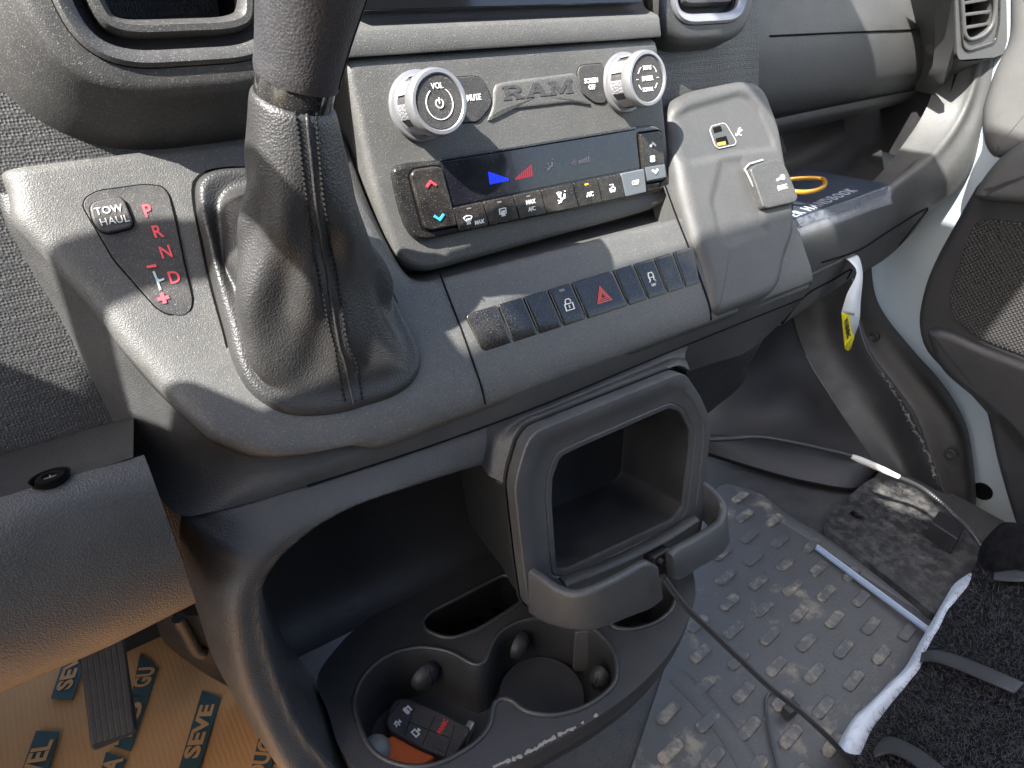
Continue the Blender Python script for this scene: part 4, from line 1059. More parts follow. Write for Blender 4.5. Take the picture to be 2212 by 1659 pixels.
text('lettering', 'PANIC', FF, pc[0], pc[1], .0062, M['panic'], fob, h=.0004, ang=math.atan2(*(d1 - d0)[::-1]), sx=.8, bold=.0001)
cp = FF.px(*cr(1, 2, (812, 1425))[0], -.006)
plate('key_cap', FF, rrect(cp[0] - .003, cp[1] - .010, cp[0] + .004, cp[1] + .010, .002), -.002, .009, M['chrome'], fob, edge=.002)
M['orange'] = plastic('orange cloth', (.50, .09, .015), .7, 500, .6, .0, kind='noise', speck=0, blot=.3)
ot = tag(plate('orange_pouch', Frame(CT.at(*cr(1, 2, (420, 1560))[0], -.058), XA, (0, 1, 0)), rounded([(-.032, -.022), (.030, -.020), (.026, .014), (-.028, .022)], .006, 4), .006, .010, M['orange'], None, edge=.003, closed_back=True), 'small orange pouch under the key fob in the cup well', 'pouch')
M['ball'] = mat('grey white plastic', (.20, .195, .17), .5)
bp_ = CT.at(*cr(1, 2, (225, 1540))[0], -.048)
bf_ = Frame(bp_, XA, (0, 1, 0))
tag(lathe('round_cap', bf_, [(.0005, -.013), (.009, -.011), (.0125, -.004), (.0125, .003), (.009, .009), (.004, .0115), (.0005, .012)], M['ball'], None, seg=24), 'pale grey round cap beside the orange pouch', 'cap')
# ================================================================ passenger side of the dash
pd = thing('dash_shelf', 'grey passenger dash with airbag cover, open shelf and curved lip', 'dashboard', (.95, .55, -.30))
M['airbag'] = plastic('airbag cover plastic', (.054, .055, .054), .5, 800, .45, .04, speck=.05, blot=.06)
rowsA = [([(1430, -420), (1660, -430), (2030, -420)], .68), ([(1430, -160), (1660, -160), (2000, -150)], .60), ([(1432, 20), (1640, 10), (1990, 0)], .575), ([(1440, 110), (1650, 90), (2006, 70)], .560), ([(1520, 190), (1655, 175), (2004, 130)], .556), ([(1560, 235), (1665, 218), (2000, 166)], .560), ([(1570, 262), (1680, 242), (1998, 186)], .572), ([(1580, 275), (1690, 252), (1990, 192)], .590)]
loft('airbag_cover', [onY(p, Y) for p, Y in rowsA], M['airbag'], pd, n=30, rows=40)
loft('cover_edge', [onY([(1560, 285), (1690, 254), (1990, 192)], .574), onY([(1560, 292), (1690, 261), (1990, 198)], .571), onY([(1562, 318), (1700, 285), (1985, 212)], .585), onY([(1562, 318), (1700, 285), (1985, 212)], .63)], M['airbag'], pd, n=20, rows=14)
hA = Hit([o for o in pd.children if o.name.startswith('airbag_cover')][0])
gl_ = [hA(x, y, .0004) for x, y in [tuple(q[:2]) for q in spline([V3(x, y, 0) for x, y in cr(2, 0, (563, 235), (1000, 214), (1500, 193))], 30)]]
tube('cover_groove', [g[0] for g in gl_ if g is not None], .0012, M['gap'], pd, seg=6)
h0 = hA(*cr(2, 0, (1525, 190))[0], .0006)
AF = Frame(h0[0], XA, np.cross(h0[1], XA))
if AF.n.dot(h0[1]) < 0: AF = Frame(h0[0], XA, -np.cross(h0[1], XA))
P = rrect(-.017, -.0055, .017, .0055, .002); strokes('label_border', AF, [list(map(tuple, P)) + [tuple(P[0])]], .0008, M['dark'], pd)
text('lettering', 'AIRBAG', AF, 0, 0, .0062, M['dark'], pd, sx=1.0)
# panel between centre stack and airbag cover
loft('dash_filler', [onY([(1425, -120), (1640, -140)], .60), onY([(1425, 60), (1640, 60)], .60), onY([(1425, 240), (1680, 260)], .60), onY([(1425, 330), (1700, 330)], .60)], M['airbag'], pd, n=8)

# --- lip and lower panel, running right and then up into the door pillar
def mixrow(px, spec):
    out = []
    for (x, y), (k, v) in zip(px, spec): out.append(at(x, y, **{k: v}))
    return out
lip_px = [(1700, 514), (1760, 492), (1830, 462), (1921, 408), (1975, 370), (2021, 330), (2060, 282), (2085, 238), (2108, 170), (2118, 110), (2124, 20), (2128, -80)]
lip = mixrow(lip_px, [('Z', -.268), ('Z', -.268), ('Z', -.268), ('Z', -.267), ('X', 1.04), ('X', 1.11), ('X', 1.15), ('X', 1.17), ('X', 1.18), ('X', 1.18), ('X', 1.18), ('X', 1.18)])
bot_px = [(1684, 704), (1760, 655), (1830, 608), (1921, 552), (1965, 508), (2007, 458), (2060, 420), (2096, 372), (2130, 250), (2146, 150), (2156, 20), (2160, -80)]
bot = mixrow(bot_px, [('Y', .440), ('Y', .445), ('Y', .455), ('Y', .475), ('X', 1.09), ('X', 1.14), ('X', 1.18), ('X', 1.20), ('X', 1.21), ('X', 1.21), ('X', 1.21), ('X', 1.21)])
f1_px = [(1702, 528), (1764, 505), (1836, 474), (1930, 420), (1985, 382), (2032, 342), (2072, 292), (2097, 246), (2118, 175), (2127, 112), (2132, 20), (2136, -80)]
f1 = [at(x, y, Y=p[1] - .004) for (x, y), p in zip(f1_px, lip)]
LB = spline(lip, 70); F1 = spline(f1, 70); BB = spline(bot, 70)
m1 = F1 * .67 + BB * .33 + V3(0, -.006, 0); m2 = F1 * .3 + BB * .7 + V3(0, -.005, 0)
inn = LB + V3(0, .010, .0005); inn2 = LB + V3(-.006, .016, -.012); inn3 = LB + V3(-.02, .05, -.028)
for A in (inn2, inn3):
    for k in range(70):
        w = sstep(1.05, 1.17, LB[k][0]); A[k] = A[k] * (1 - w) + (LB[k] + V3(-.012, .05, .0)) * w
loft('shelf_lip', [inn3, inn2, inn, LB, F1, m1, m2, BB, BB + V3(.0, .02, .0)], M['airbag'], pd, n=70, rows=50, straight=True)
# shelf cavity
loft('shelf_floor', [[V3(.60, .45, -.285), V3(.85, .46, -.287), V3(1.02, .50, -.287), V3(1.14, .58, -.26)], [V3(.60, .60, -.292), V3(.85, .60, -.292), V3(1.02, .62, -.288), V3(1.17, .64, -.26)], [V3(.60, .68, -.28), V3(.85, .68, -.28), V3(1.05, .68, -.28), V3(1.2, .68, -.25)], [V3(.60, .70, -.12), V3(.85, .70, -.12), V3(1.05, .70, -.12), V3(1.22, .70, -.08)]], M['dark'], pd, n=24, rows=20)
loft('shelf_end', [[V3(1.15, .53, -.27), V3(1.18, .60, -.27), V3(1.19, .71, -.27)], [V3(1.17, .52, -.18), V3(1.19, .60, -.18), V3(1.20, .71, -.18)], [V3(1.18, .52, -.02), V3(1.20, .60, -.02), V3(1.21, .71, -.02)]], M['dark'], pd, n=12, rows=8)
bl_ = Frame(at(*cr(2, 0, (1655, 650))[0], Y=.60), XA, (0, 0, 1))
bo_ = lathe('bolt', bl_, [(.012, -.004), (.012, .001), (.009, .0035), (.0065, .0035), (.0055, .0015), (.0045, .0040)], M['pod'], pd, seg=20)
lathe('bolt_boss', bl_.sub(0, 0, -.006), [(.024, -.01), (.024, 0), (.020, .003)], M['dark'], pd, seg=24)
# groove of the glove box lid on the lower face
ll = [o for o in pd.children if o.name.startswith('shelf_lip')][0]; hL = Hit(ll)
gp_ = [hL(x, y, .0003) for x, y in [tuple(q[:2]) for q in spline([V3(x, y, 0) for x, y in cr(2, 0, (900, 1700), (1130, 1625), (1330, 1500), (1560, 1360), (1590, 1350), (1520, 1440), (1400, 1590))], 60)]]
tube('lid_groove', [g[0] for g in gp_ if g is not None], .0014, M['gap'], pd, seg=6)
gp_ = [hL(x, y, .0003) for x, y in [tuple(q[:2]) for q in spline([V3(x, y, 0) for x, y in cr(2, 1, (640, 235), (850, 110), (1030, 25))], 40)]]
tube('lid_edge', [g[0] for g in gp_ if g is not None], .0018, M['grey'], pd, seg=6)
gp_ = [hL(x, y, .0003) for x, y in [tuple(q[:2]) for q in spline([V3(x, y, 0) for x, y in cr(2, 1, (640, 440), (800, 250), (960, 160), (1095, 85), (1060, 150))], 40)]]
tube('lid_groove', [g[0] for g in gp_ if g is not None], .0014, M['gap'], pd, seg=6)

loft('dash_underside', [BB + V3(0, .018, .0), BB * .4 + np.array([V3(p[0], .66, -.36) for p in BB]) * .6, np.array([V3(p[0], .72, -.37) for p in BB])], M['dark'], pd, n=70, straight=True, rows=8)
# --- side vent by the door
blade = [at(x, y, Y=Y) for (x, y), Y in zip(cr(2, 0, (1590, -60), (1760, -60), (1765, 260), (1745, 440), (1690, 540), (1622, 612), (1625, 400), (1640, 200)), (.53, .50, .50, .50, .51, .535, .54, .535))]
vb = [p for p in blade] + [p + V3(.006, .03, 0) for p in blade]
nb = len(blade)
mk('vent_blade', vb, [tuple(range(nb))] + [(k, (k + 1) % nb, nb + (k + 1) % nb, nb + k) for k in range(nb)], M['airbag'], pd, sharp=30)
SV = Frame(at(*cr(2, 0, (1920, 150))[0], Y=.50), V3(.97, -.26, 0), (0, .12, 1))
q_o = SV.pxs(cr(2, 0, (1755, -90), (2085, -90), (2090, 200), (2090, 340), (2010, 372), (1780, 388), (1765, 350)))
q_i = SV.pxs(cr(2, 0, (1785, -90), (2000, -90), (2010, 60), (1990, 170), (1930, 235), (1840, 262), (1810, 230)))
sv = holed('side_vent', SV, rounded(q_o, .004, 4), [rounded(q_i, .010, 5)], .003, .05, M['airbag'], pd)
Q = resample2(rounded(q_i, .010, 5), 60)
tube('vent_ring', [SV.pt(a, b, .004) for a, b in Q], .0028, M['grey'], sv, seg=8, closed=True)
Q2 = resample2(rounded(SV.pxs(cr(2, 0, (1775, -90), (2040, -90), (2035, 150), (2010, 270), (1830, 330), (1800, 300))), .006, 4), 60)
tube('vent_ring', [SV.pt(a, b, .0034) for a, b in Q2], .002, M['gloss'], sv, seg=8, closed=True)
for (a, b2) in (((1800, 25), (1980, -5)), ((1805, 100), (1995, 75)), ((1815, 185), (1985, 155)), ((1800, -40), (1985, -60))):
    p0 = SV.px(*cr(2, 0, a)[0]); p1 = SV.px(*cr(2, 0, b2)[0])
    plate('vent_slat', SV, np.array([(p0[0], p0[1] - .002), (p1[0], p1[1] - .002), (p1[0], p1[1] + .002), (p0[0], p0[1] + .002)]), .0, .018, M['grey'], sv, edge=.001)
plate('vent_back', SV, rounded(q_o, .004, 4), -.03, .005, M['gap'], sv, edge=.001)
# underside of the vent housing tapering back to the pillar
loft('vent_underside', [[SV.pt(q_o[k][0], q_o[k][1], .002) for k in (6, 5, 4, 3)], [at(x, y, Y=.56) for x, y in cr(2, 0, (1630, 600), (1700, 590), (1880, 480), (1990, 390))]], M['airbag'], pd, n=10)

# ================================================================ handbook, ring and tag
HB = Frame(at(*cr(2, 0, (1000, 1300))[0], Z=-.252), V3(1, .06, 0), (-.06, 1, 0))
hb_o = HB.pxs(cr(2, 0, (700, 1130), (800, 1092), (1090, 1148), (1342, 1192), (1335, 1212), (720, 1420)))
M['cover'] = plastic('printed cover', (.020, .026, .040), .35, 200, .0, .0, kind='noise', speck=0, coat=.2)
book = thing('handbook', 'dark blue handbook in clear wrap lying on the passenger shelf', 'book', tuple(HB.pt(0, 0, -.02)))
plate('book_cover', HB, rounded(hb_o, .002, 3), 0, .011, M['cover'], book, edge=.001, closed_back=True)
t0 = np.array(HB.px(*cr(2, 0, (735, 1400))[0])); t1 = np.array(HB.px(*cr(2, 0, (1215, 1195))[0])); tm = (t0 + t1) / 2
M['silver'] = mat('silver print', (.30, .32, .36), .4)
text('lettering', 'OWNER HANDBOOK', HB, tm[0] - .052, tm[1], .020, M['silver'], book, ang=math.atan2(*(t1 - t0)[::-1]), space=1.25, sx=.95)
M['wrap'] = mat('clear wrap', (.55, .60, .68), .10, spec=.8); N, L, b = nodes(M['wrap']); b.inputs['Alpha'].default_value = .12
wv = noise(N, L, N.new('ShaderNodeTexCoord').outputs['Object'], 60, 3).outputs['Fac']; bp = N.new('ShaderNodeBump'); bp.inputs['Strength'].default_value = 1; bp.inputs['Distance'].default_value = .006; L.new(wv, bp.inputs['Height']); L.new(bp.outputs[0], b.inputs['Normal'])
wr = [HB.pxs(cr(2, 0, (720, 1432), (1000, 1335), (1335, 1215), (1350, 1235))), HB.pxs(cr(2, 0, (722, 1470), (1000, 1372), (1300, 1270), (1352, 1258)))]
rs = np.random.RandomState(2)
ew = [[HB.pt(a, b2, .0015) for a, b2 in wr[0]], [HB.pt(a, b2, -.006) for a, b2 in wr[1]], [HB.pt(a, b2 - .006, -.011) for a, b2 in wr[1]]]
def crink(G):
    G = G.copy()
    for i in range(G.shape[0]):
        for j in range(G.shape[1]): G[i, j] += V3(0, -1, .6) * rs.uniform(-.0016, .0026) * (1 if 0 < i < G.shape[0] - 1 else .2)
    return G
loft('plastic_wrap', ew, M['wrap'], book, n=70, rows=9, mod=crink)
M['brass'] = mat('yellow gold metal', (.60, .30, .03), .30, metal=.6)
rg = [at(x, y, Z=-.232) for x, y in cr(2, 0, (640, 1175), (720, 1160), (840, 1155), (905, 1160), (922, 1185), (905, 1215), (840, 1238), (770, 1245), (690, 1235), (640, 1215))]
tag(tube('carabiner', spline(rg, 48, True), .0028, M['brass'], None, seg=10, closed=True), 'yellow gold carabiner lying on the handbook', 'carabiner')
M['tagw'] = mat('white tag', (.72, .74, .74), .5); M['tagy'] = mat('yellow tag', (.85, .72, .02), .5)
L_ = [(p, Y) for p, Y in zip(cr(2, 1, (1025, 20), (1080, 32), (1130, 100), (1065, 250), (1030, 365)), (.452, .425, .412, .410, .412))]
R_t = [(p, Y) for p, Y in zip(cr(2, 1, (1110, -8), (1145, 15), (1165, 100), (1152, 300), (1148, 395)), (.452, .43, .420, .418, .420))]
La = [at(*p, Y=Y) for p, Y in L_]; Ra = [at(*p, Y=Y) for p, Y in R_t]
wt = thing('warning_tag', 'white and yellow paper tag hanging from the passenger dash edge', 'tag', tuple(La[-1]))
loft('tag_paper', [La, Ra], M['tagw'], wt, n=24, thick=.0006)
Ly = [at(*p, Y=Y) for p, Y in zip(cr(2, 1, (1030, 365), (1040, 480), (1052, 602)), (.412, .412, .413))]; Ry = [at(*p, Y=Y) for p, Y in zip(cr(2, 1, (1075, 345), (1092, 480), (1108, 520)), (.416, .416, .416))]
loft('tag_band', [Ly, Ry, [at(*p, Y=.418) for p in cr(2, 1, (1148, 395), (1140, 450), (1110, 525))]][:2], M['tagy'], wt, n=12, thick=.0006)
loft('tag_paper', [Ry, [at(*p, Y=.4185) for p in cr(2, 1, (1148, 392), (1135, 455), (1110, 522))]], M['tagw'], wt, n=12, thick=.0006)
loft('tag_tip', [[at(*p, Y=.4135) for p in cr(2, 1, (1052, 602), (1075, 614), (1090, 600))], [at(*p, Y=.4165) for p in cr(2, 1, (1090, 480), (1100, 505), (1112, 520))]], M['tagy'], wt, n=8, thick=.0006)
tf = Frame(at(*cr(2, 1, (1062, 470))[0], Y=.4105), unit(at(*cr(2, 1, (1075, 560))[0], Y=.4105) - at(*cr(2, 1, (1050, 400))[0], Y=.4105)), XA)
if tf.n[1] > 0: tf = Frame(tf.o, tf.u, -tf.v)
text('lettering', 'WARNING', tf, 0, 0, .011, M['black'], wt, h=.001, sx=.8, bold=.0003)

# ================================================================ footwell, painted body side and door
fw = thing('footwell_trim', 'black plastic footwell lining with dusty kick panel on the passenger side', 'footwell trim', (.85, .58, -.70))
M['foot'] = plastic('footwell plastic', (.013, .013, .014), .5, 700, .25, .035, speck=.05, blot=.1)
M['kick'] = plastic('kick panel plastic', (.008, .008, .009), .36, 500, .15, .02, dustcol=(.20, .19, .17), speck=.08, blot=.2)
loft('toe_board', [onY([(1480, 830)], .67) + onY([(1600, 690)], .65) + onY([(1680, 610), (1705, 570)], .64), onY([(1480, 900)], .64) + onY([(1580, 850)], .60) + onY([(1680, 775)], .59) + onY([(1733, 748)], .576), onY([(1480, 950)], .61) + onY([(1600, 925)], .556) + onY([(1715, 890)], .51) + onX([(1800, 866)], 1.052), onZ([(1480, 985), (1640, 990), (1800, 1004), (1897, 1010)], -.737)], M['foot'], fw, n=30, rows=24)
rdg = [(1835, 560), (1868, 745), (1926, 830), (1971, 894), (2001, 974), (2026, 1044), (2040, 1076)]
kb_ = spline(onY([(1690, 560)], .64) + onY([(1731, 744)], .577) + onX([(1798, 862)], 1.053) + onX([(1896, 1008)], 1.056), 40); kr_ = spline([at(x, y, X=1.085) for x, y in rdg], 40)
loft('kick_panel', [kb_, kb_ * .5 + kr_ * .5 + V3(.01, .005, 0), kr_ * .96 + kb_ * .04, kr_], M['kick'], fw, n=40, straight=True, rows=14)
fo_ = [(1862, 540), (1880, 668), (1960, 778), (2006, 829), (2046, 884), (2076, 944), (2091, 1029), (2098, 1110)]
ko_ = spline([at(x, y, X=1.12) for x, y in fo_], 40)
loft('kick_flange', [kr_ + V3(.001, -.001, 0), kr_ * .94 + ko_ * .06 + V3(-.003, -.002, 0), kr_ * .5 + ko_ * .5 + V3(-.002, -.002, 0), ko_, ko_ + V3(.04, .01, 0)], M['foot'], fw, n=40, straight=True, rows=20)
for p in (cr(2, 1, (1240, 520))[0], cr(2, 1, (1738, 1282))[0]):
    c_ = at(*p, X=1.096); lf = Frame(c_, V3(0, -1, 0), (0, 0, 1))
    lathe('trim_clip', lf, [(.009, -.004), (.009, .002), (.006, .003), (.004, .0015)], M['black'], fw, seg=16)
# scuffed ridge of the kick panel
rs = np.random.RandomState(9)
rp_ = spline([V3(x, y, 0) for x, y in cr(2, 1, (1290, 760), (1360, 860), (1440, 1010), (1500, 1120), (1560, 1230), (1610, 1340), (1640, 1450), (1665, 1530))], 70)
M['mark'] = mat('grey scrape', (.10, .095, .09), .8)
for k in range(0, 64, 4):
    seg_ = rp_[k:k + 5]
    tube('scrape', [at(x + rs.uniform(-4, 4), y + rs.uniform(-3, 3), X=1.080) for x, y, _ in seg_], [.0045 * rs.uniform(.15, 1) for _ in seg_], M['mark'], fw, seg=5, flat=.4)
# low ledge at the foot of the toe board
lg_t = onZ([(1500, 938), (1640, 942), (1760, 966), (1885, 1010)], -.706); lg_b = onZ([(1500, 972), (1620, 1010), (1740, 1042), (1850, 1056), (1892, 1018)], -.733)
lt_, lb_ = spline(lg_t, 40), spline(lg_b, 40)
loft('foot_ledge', [lt_, lt_ * .7 + lb_ * .3 + V3(0, -.006, .008), lt_ * .35 + lb_ * .65 + V3(0, -.006, .007), lb_], M['foot'], fw, n=40, rows=16, straight=True)
tube('ledge_groove', [p + V3(0, -.002, .001) for p in lb_], .003, M['gap'], fw, seg=6)

M['paint'] = mat('pale blue grey paint', (.34, .39, .425), .30, coat=.4)
body = thing('van_body', 'pale blue grey painted body side around the passenger door opening', 'van body', (1.2, .40, -.80))
BX = Frame((1.20, .42, -.40), V3(0, -1, 0), (0, 0, 1))
plate('side_panel', BX, rounded([(-.45, -.62), (.55, -.62), (.55, .85), (-.45, .85)], .03), 0, .02, M['paint'], body, edge=.008)
hp = BX.px(*cr(2, 1, (1942, 1525))[0])
lathe('plug_hole', BX.sub(hp[0], hp[1], .0), [(.0165, .0), (.0160, .0012), (.0145, .0018), (.0135, .0012)], M['gap'], body, seg=24)
# door
door = thing('vehicle_door', 'dark passenger door panel with dotted speaker grille and grey upper trim', 'door', (1.05, .20, -.75))
DR = Frame((1.08, .30, -.40), V3(.10, -1, 0), (0, 0, 1))
M['doorb'] = plastic('door plastic', (.014, .014, .016), .45, 900, .2, .015, speck=.04)
do = DR.pxs([(2118, 380), (2088, 433), (2021, 553), (1995, 613), (1978, 690), (1988, 753), (2035, 806), (2111, 858), (2128, 896), (2151, 1004), (2181, 1109), (2215, 1200), (2420, 1500), (2600, 1300), (2600, 300), (2300, 330)])
platef('door_panel', DR, rounded(do, .02, 4), 0, .06, M['doorb'], door, edge=.012, rings=6, n=120)
M['grille'] = mat('dotted grille', (.030, .029, .028), .38); N, L, b = nodes(M['grille']); co = N.new('ShaderNodeTexCoord').outputs['Object']
sp_ = N.new('ShaderNodeSeparateXYZ'); L.new(co, sp_.inputs[0]); cb_ = N.new('ShaderNodeCombineXYZ'); L.new(sp_.outputs[1], cb_.inputs[0]); L.new(sp_.outputs[2], cb_.inputs[1])
mp = N.new('ShaderNodeMapping'); mp.inputs['Rotation'].default_value = (0, 0, math.radians(45)); L.new(cb_.outputs[0], mp.inputs[0])
vo = N.new('ShaderNodeTexVoronoi'); vo.voronoi_dimensions = '2D'; vo.inputs['Scale'].default_value = 230; vo.inputs['Randomness'].default_value = 0; L.new(mp.outputs[0], vo.inputs['Vector'])
rp2 = ramp(N, L, vo.outputs['Distance'], [(.15, 1.0), (.42, 0.0)]); bp = N.new('ShaderNodeBump'); bp.inputs['Strength'].default_value = 1; bp.inputs['Distance'].default_value = .002
L.new(rp2.outputs[0], bp.inputs['Height']); L.new(bp.outputs[0], b.inputs['Normal'])
go = DR.pxs([(2108, 470), (2212, 482), (2500, 540), (2500, 900), (2230, 775), (2120, 735), (2060, 690), (2048, 640), (2080, 545)], .003)
plate('speaker_grille', DR, rounded(go, .02, 5), .004, .008, M['grille'], door, edge=.002)
# pocket below the grille
pk = DR.pxs([(1995, 705), (2050, 715), (2130, 752), (2260, 800), (2500, 920), (2500, 1350), (2330, 1150), (2230, 985), (2160, 905), (2090, 850), (2030, 800)], .01)
platef('door_pocket', DR, rounded(pk, .02, 5), .016, .03, M['doorb'], door, edge=.012, rings=5, n=100)
# pale upper trim and arm rest
M['pale'] = plastic('pale grey door trim', (.085, .085, .082), .5, 800, .2, .03, speck=.03, blot=.05)
ur = DR.pxs([(2172, -40), (2400, -80), (2400, 380), (2212, 335), (2140, 350), (2118, 320), (2108, 250), (2140, 150), (2172, 90)], .012)
platef('upper_trim', DR, rounded(ur, .02, 5), .012, .05, M['pale'], door, edge=.02, rings=8, n=90)
ar = DR.pxs([(2092, 432), (2118, 385), (2150, 345), (2212, 300), (2420, 240), (2420, 470), (2212, 445), (2140, 440)], .03)
platef('arm_rest', DR, rounded(ar, .01, 4), .03, .05, M['airbag'], door, edge=.015, rings=8, n=90)
# ================================================================ floor
ZF = -.74
M['steelfloor'] = plastic('dark floor lining', (.020, .020, .021), .6, 500, .3, .1)
FLF = Frame((.3, .3, ZF), XA, (0, 1, 0))
fl = plate('floor', FLF, rrect(-1.4, -1.0, .80, .7, .02), -.004, .02, M['steelfloor'], None, edge=.002); fl['kind'] = 'structure'
# --- rubber mat with raised studs
M['rubber'] = mat('grey rubber mat', (.075, .078, .082), .55)
def muddy(m, amount, lo, hi, scale=28, base=(.060, .060, .061)):
    N, L, b = nodes(m); co = N.new('ShaderNodeNewGeometry').outputs['Position']
    n1 = noise(N, L, co, scale, 6, .68).outputs['Fac']; n2 = noise(N, L, co, 6, 3, .6).outputs['Fac']
    ad = N.new('ShaderNodeMath'); ad.operation = 'MULTIPLY_ADD'; L.new(n2, ad.inputs[0]); ad.inputs[1].default_value = .55; L.new(n1, ad.inputs[2])
    f = ramp(N, L, ad.outputs[0], [(lo, 0.0), (hi, amount)]).outputs[0]
    n3 = noise(N, L, co, 300, 3, .6).outputs['Fac']
    mud = mixc(N, L, n3, (.20, .165, .12) if base[0] > .03 else (.10, .095, .085), (.34, .30, .23) if base[0] > .03 else (.22, .21, .19))
    bs = mixc(N, L, noise(N, L, co, 14, 4, .6).outputs['Fac'], tuple(c * .85 for c in base), tuple(c * 1.2 for c in base))
    L.new(mixc(N, L, f, bs, mud), b.inputs['Base Color'])
    bp = N.new('ShaderNodeBump'); bp.inputs['Strength'].default_value = .5; bp.inputs['Distance'].default_value = .0015; L.new(n3, bp.inputs['Height']); L.new(bp.outputs[0], b.inputs['Normal'])
    rr = N.new('ShaderNodeMath'); rr.operation = 'MULTIPLY_ADD'; L.new(f, rr.inputs[0]); rr.inputs[1].default_value = .4; rr.inputs[2].default_value = .48; L.new(rr.outputs[0], b.inputs['Roughness'])
muddy(M['rubber'], .70, .86, 1.08)
M['stud'] = mat('muddy stud rubber', (.085, .085, .086), .55); muddy(M['stud'], .85, .74, .98, 75)
MF = Frame((.636, .237, -.735), XA, (0, 1, 0))
mat_t = thing('floor_mat', 'grey rubber passenger floor mat with oval studs and dried mud', 'floor mat', (.65, .25, -.738))
mo_ = MF.pxs([(1330, 1760), (1440, 1430), (1530, 1080), (1560, 1040), (1640, 1062), (1690, 1100), (1800, 1190), (2060, 1370), (2160, 1560), (2100, 1760)])
platef('mat_base', MF, rounded(mo_, .01, 4), 0, .005, M['rubber'], mat_t, edge=.002, rings=3, n=80)
ov = rrect(-.0180, -.0066, .0180, .0066, .0062, 6)
pr_ = None; ROT = .10
inside = np.array(mo_)
for row in range(-9, 10):
    for col in range(-9, 9):
        x = (col + (.5 if row % 2 else 0)) * .0612 + .0; y = row * .0325
        if sd_poly(np.array([x, y]), inside) > -.018: continue
        # channel between the two halves stays clear
        fr = MF.sub(x, y, 0, ROT)
        if pr_ is None:
            pr_ = plate('mat_stud', fr, ov, .0034, .005, M['stud'], mat_t, edge=.0012, seg=2); c0_ = np.array(pr_.location)
            base_off = c0_ - (fr.o + V3(0, 0, HZ))
        else:
            o = pr_.copy(); COL.objects.link(o); o.location = Vector(fr.o + V3(0, 0, HZ) + base_off)
# two long low ridges in the mat
for P in (cr(2, 2, (590, 0), (900, 190), (1250, 420), (1660, 680)), cr(2, 2, (-40, 1060), (120, 1220), (300, 1440), (440, 1660))):
    tube('mat_ridge', spline([MF.at(x, y, .0) for x, y in P], 40), .013, M['rubber'], mat_t, seg=14, flat=.22)
# --- dusty cover plate at the right of the mat
M['dustp'] = mat('dusty black plate', (.03, .03, .03), .55); muddy(M['dustp'], .42, .70, 1.1, 60, base=(.012, .012, .013))
DP = Frame((.95, .25, -.722), XA, (0, 1, 0))
dpo = DP.pxs([(1783, 1128), (1795, 1105), (1868, 1042), (1892, 1030), (1960, 1044), (2040, 1090), (2110, 1180), (2180, 1300), (2240, 1480), (2060, 1360), (1840, 1186), (1790, 1146)])
sl1 = rounded(DP.pxs(cr(2, 1, (1285, 1470), (1300, 1450), (1390, 1480), (1435, 1520), (1420, 1545), (1330, 1500))), .004, 3)
sl2 = rounded(DP.pxs(cr(2, 2, (1075, 5), (1100, -10), (1160, 10), (1190, 40), (1170, 52), (1110, 35))), .003, 3)
stp = holed('step_cover', DP, rounded(dpo, .008, 4), [sl1, sl2], 0, .016, M['dustp'], None)
tag(stp, 'dusty black step cover plate with slots beside the rubber mat', 'cover plate')
# small dark block behind it
bk = Frame(DP.at(*cr(2, 2, (1690, 185))[0], .0), XA, (0, 1, 0))
tag(plate('sill_clip', bk, rounded([(-.02, -.02), (.022, -.012), (.02, .026), (-.016, .02)], .003, 3), .03, .03, M['kick'], None, edge=.002), 'small black sill clip at the edge of the step cover', 'clip')
# --- pale blue strip lying on the mat
M['straw'] = mat('pale blue plastic', (.17, .22, .30), .3); M['straww'] = mat('white plastic', (.32, .34, .38), .3)
s0 = MF.at(*cr(2, 2, (872, 232))[0], .005); s1 = MF.at(*cr(2, 2, (1620, 790))[0], .010)
straw = thing('plastic_tube', 'thin pale blue plastic tube lying on the rubber mat', 'tube', tuple(s0))
tube('tube_wall', [s0 * (1 - t) + s1 * t for t in np.linspace(0, 1, 8)], .0042, M['straw'], straw, seg=14)
tube('tube_rib', [s0 * (1 - t) + s1 * t + V3(.0014, .0014, .0026) for t in np.linspace(0, 1, 8)], .0020, M['straww'], straw, seg=8)

# --- cardboard on the driver's floor
M['card'] = mat('brown cardboard', (.46, .27, .135), .75)
N, L, b = nodes(M['card']); co = N.new('ShaderNodeTexCoord').outputs['Object']
L.new(mixc(N, L, noise(N, L, co, 9, 5, .6).outputs['Fac'], (.40, .190, .066), (.50, .255, .100)), b.inputs['Base Color'])
wv = N.new('ShaderNodeTexWave'); wv.inputs['Scale'].default_value = 60; wv.inputs['Distortion'].default_value = 1.5; L.new(co, wv.inputs['Vector'])
bp = N.new('ShaderNodeBump'); bp.inputs['Strength'].default_value = .08; bp.inputs['Distance'].default_value = .002; L.new(wv.outputs['Fac'], bp.inputs['Height']); L.new(bp.outputs[0], b.inputs['Normal'])
CB = Frame((-.1, .6, -.728), XA, (0, 1, 0))
cbo = [(-.55, -.55), (-.55, .20)] + CB.pxs([(250, 1250), (340, 1345), (378, 1410), (520, 1478), (545, 1500), (650, 1600)]) + [(.12, -.20), (.10, -.55)]
card = thing('cardboard_sheet', 'brown cardboard sheet with dark printed lettering on the driver floor', 'cardboard', tuple(CB.o))
cs = platef('sheet', CB, np.array(cbo), 0, .005, M['card'], card, edge=.0006, rings=12, n=90, fn=lambda u, v: .0012 * math.sin(u * 14) * math.sin(v * 11 + 1))
M['teal'] = plastic('dark teal print', (.020, .050, .055), .7, 300, .0, .0, kind='noise', speck=.02)
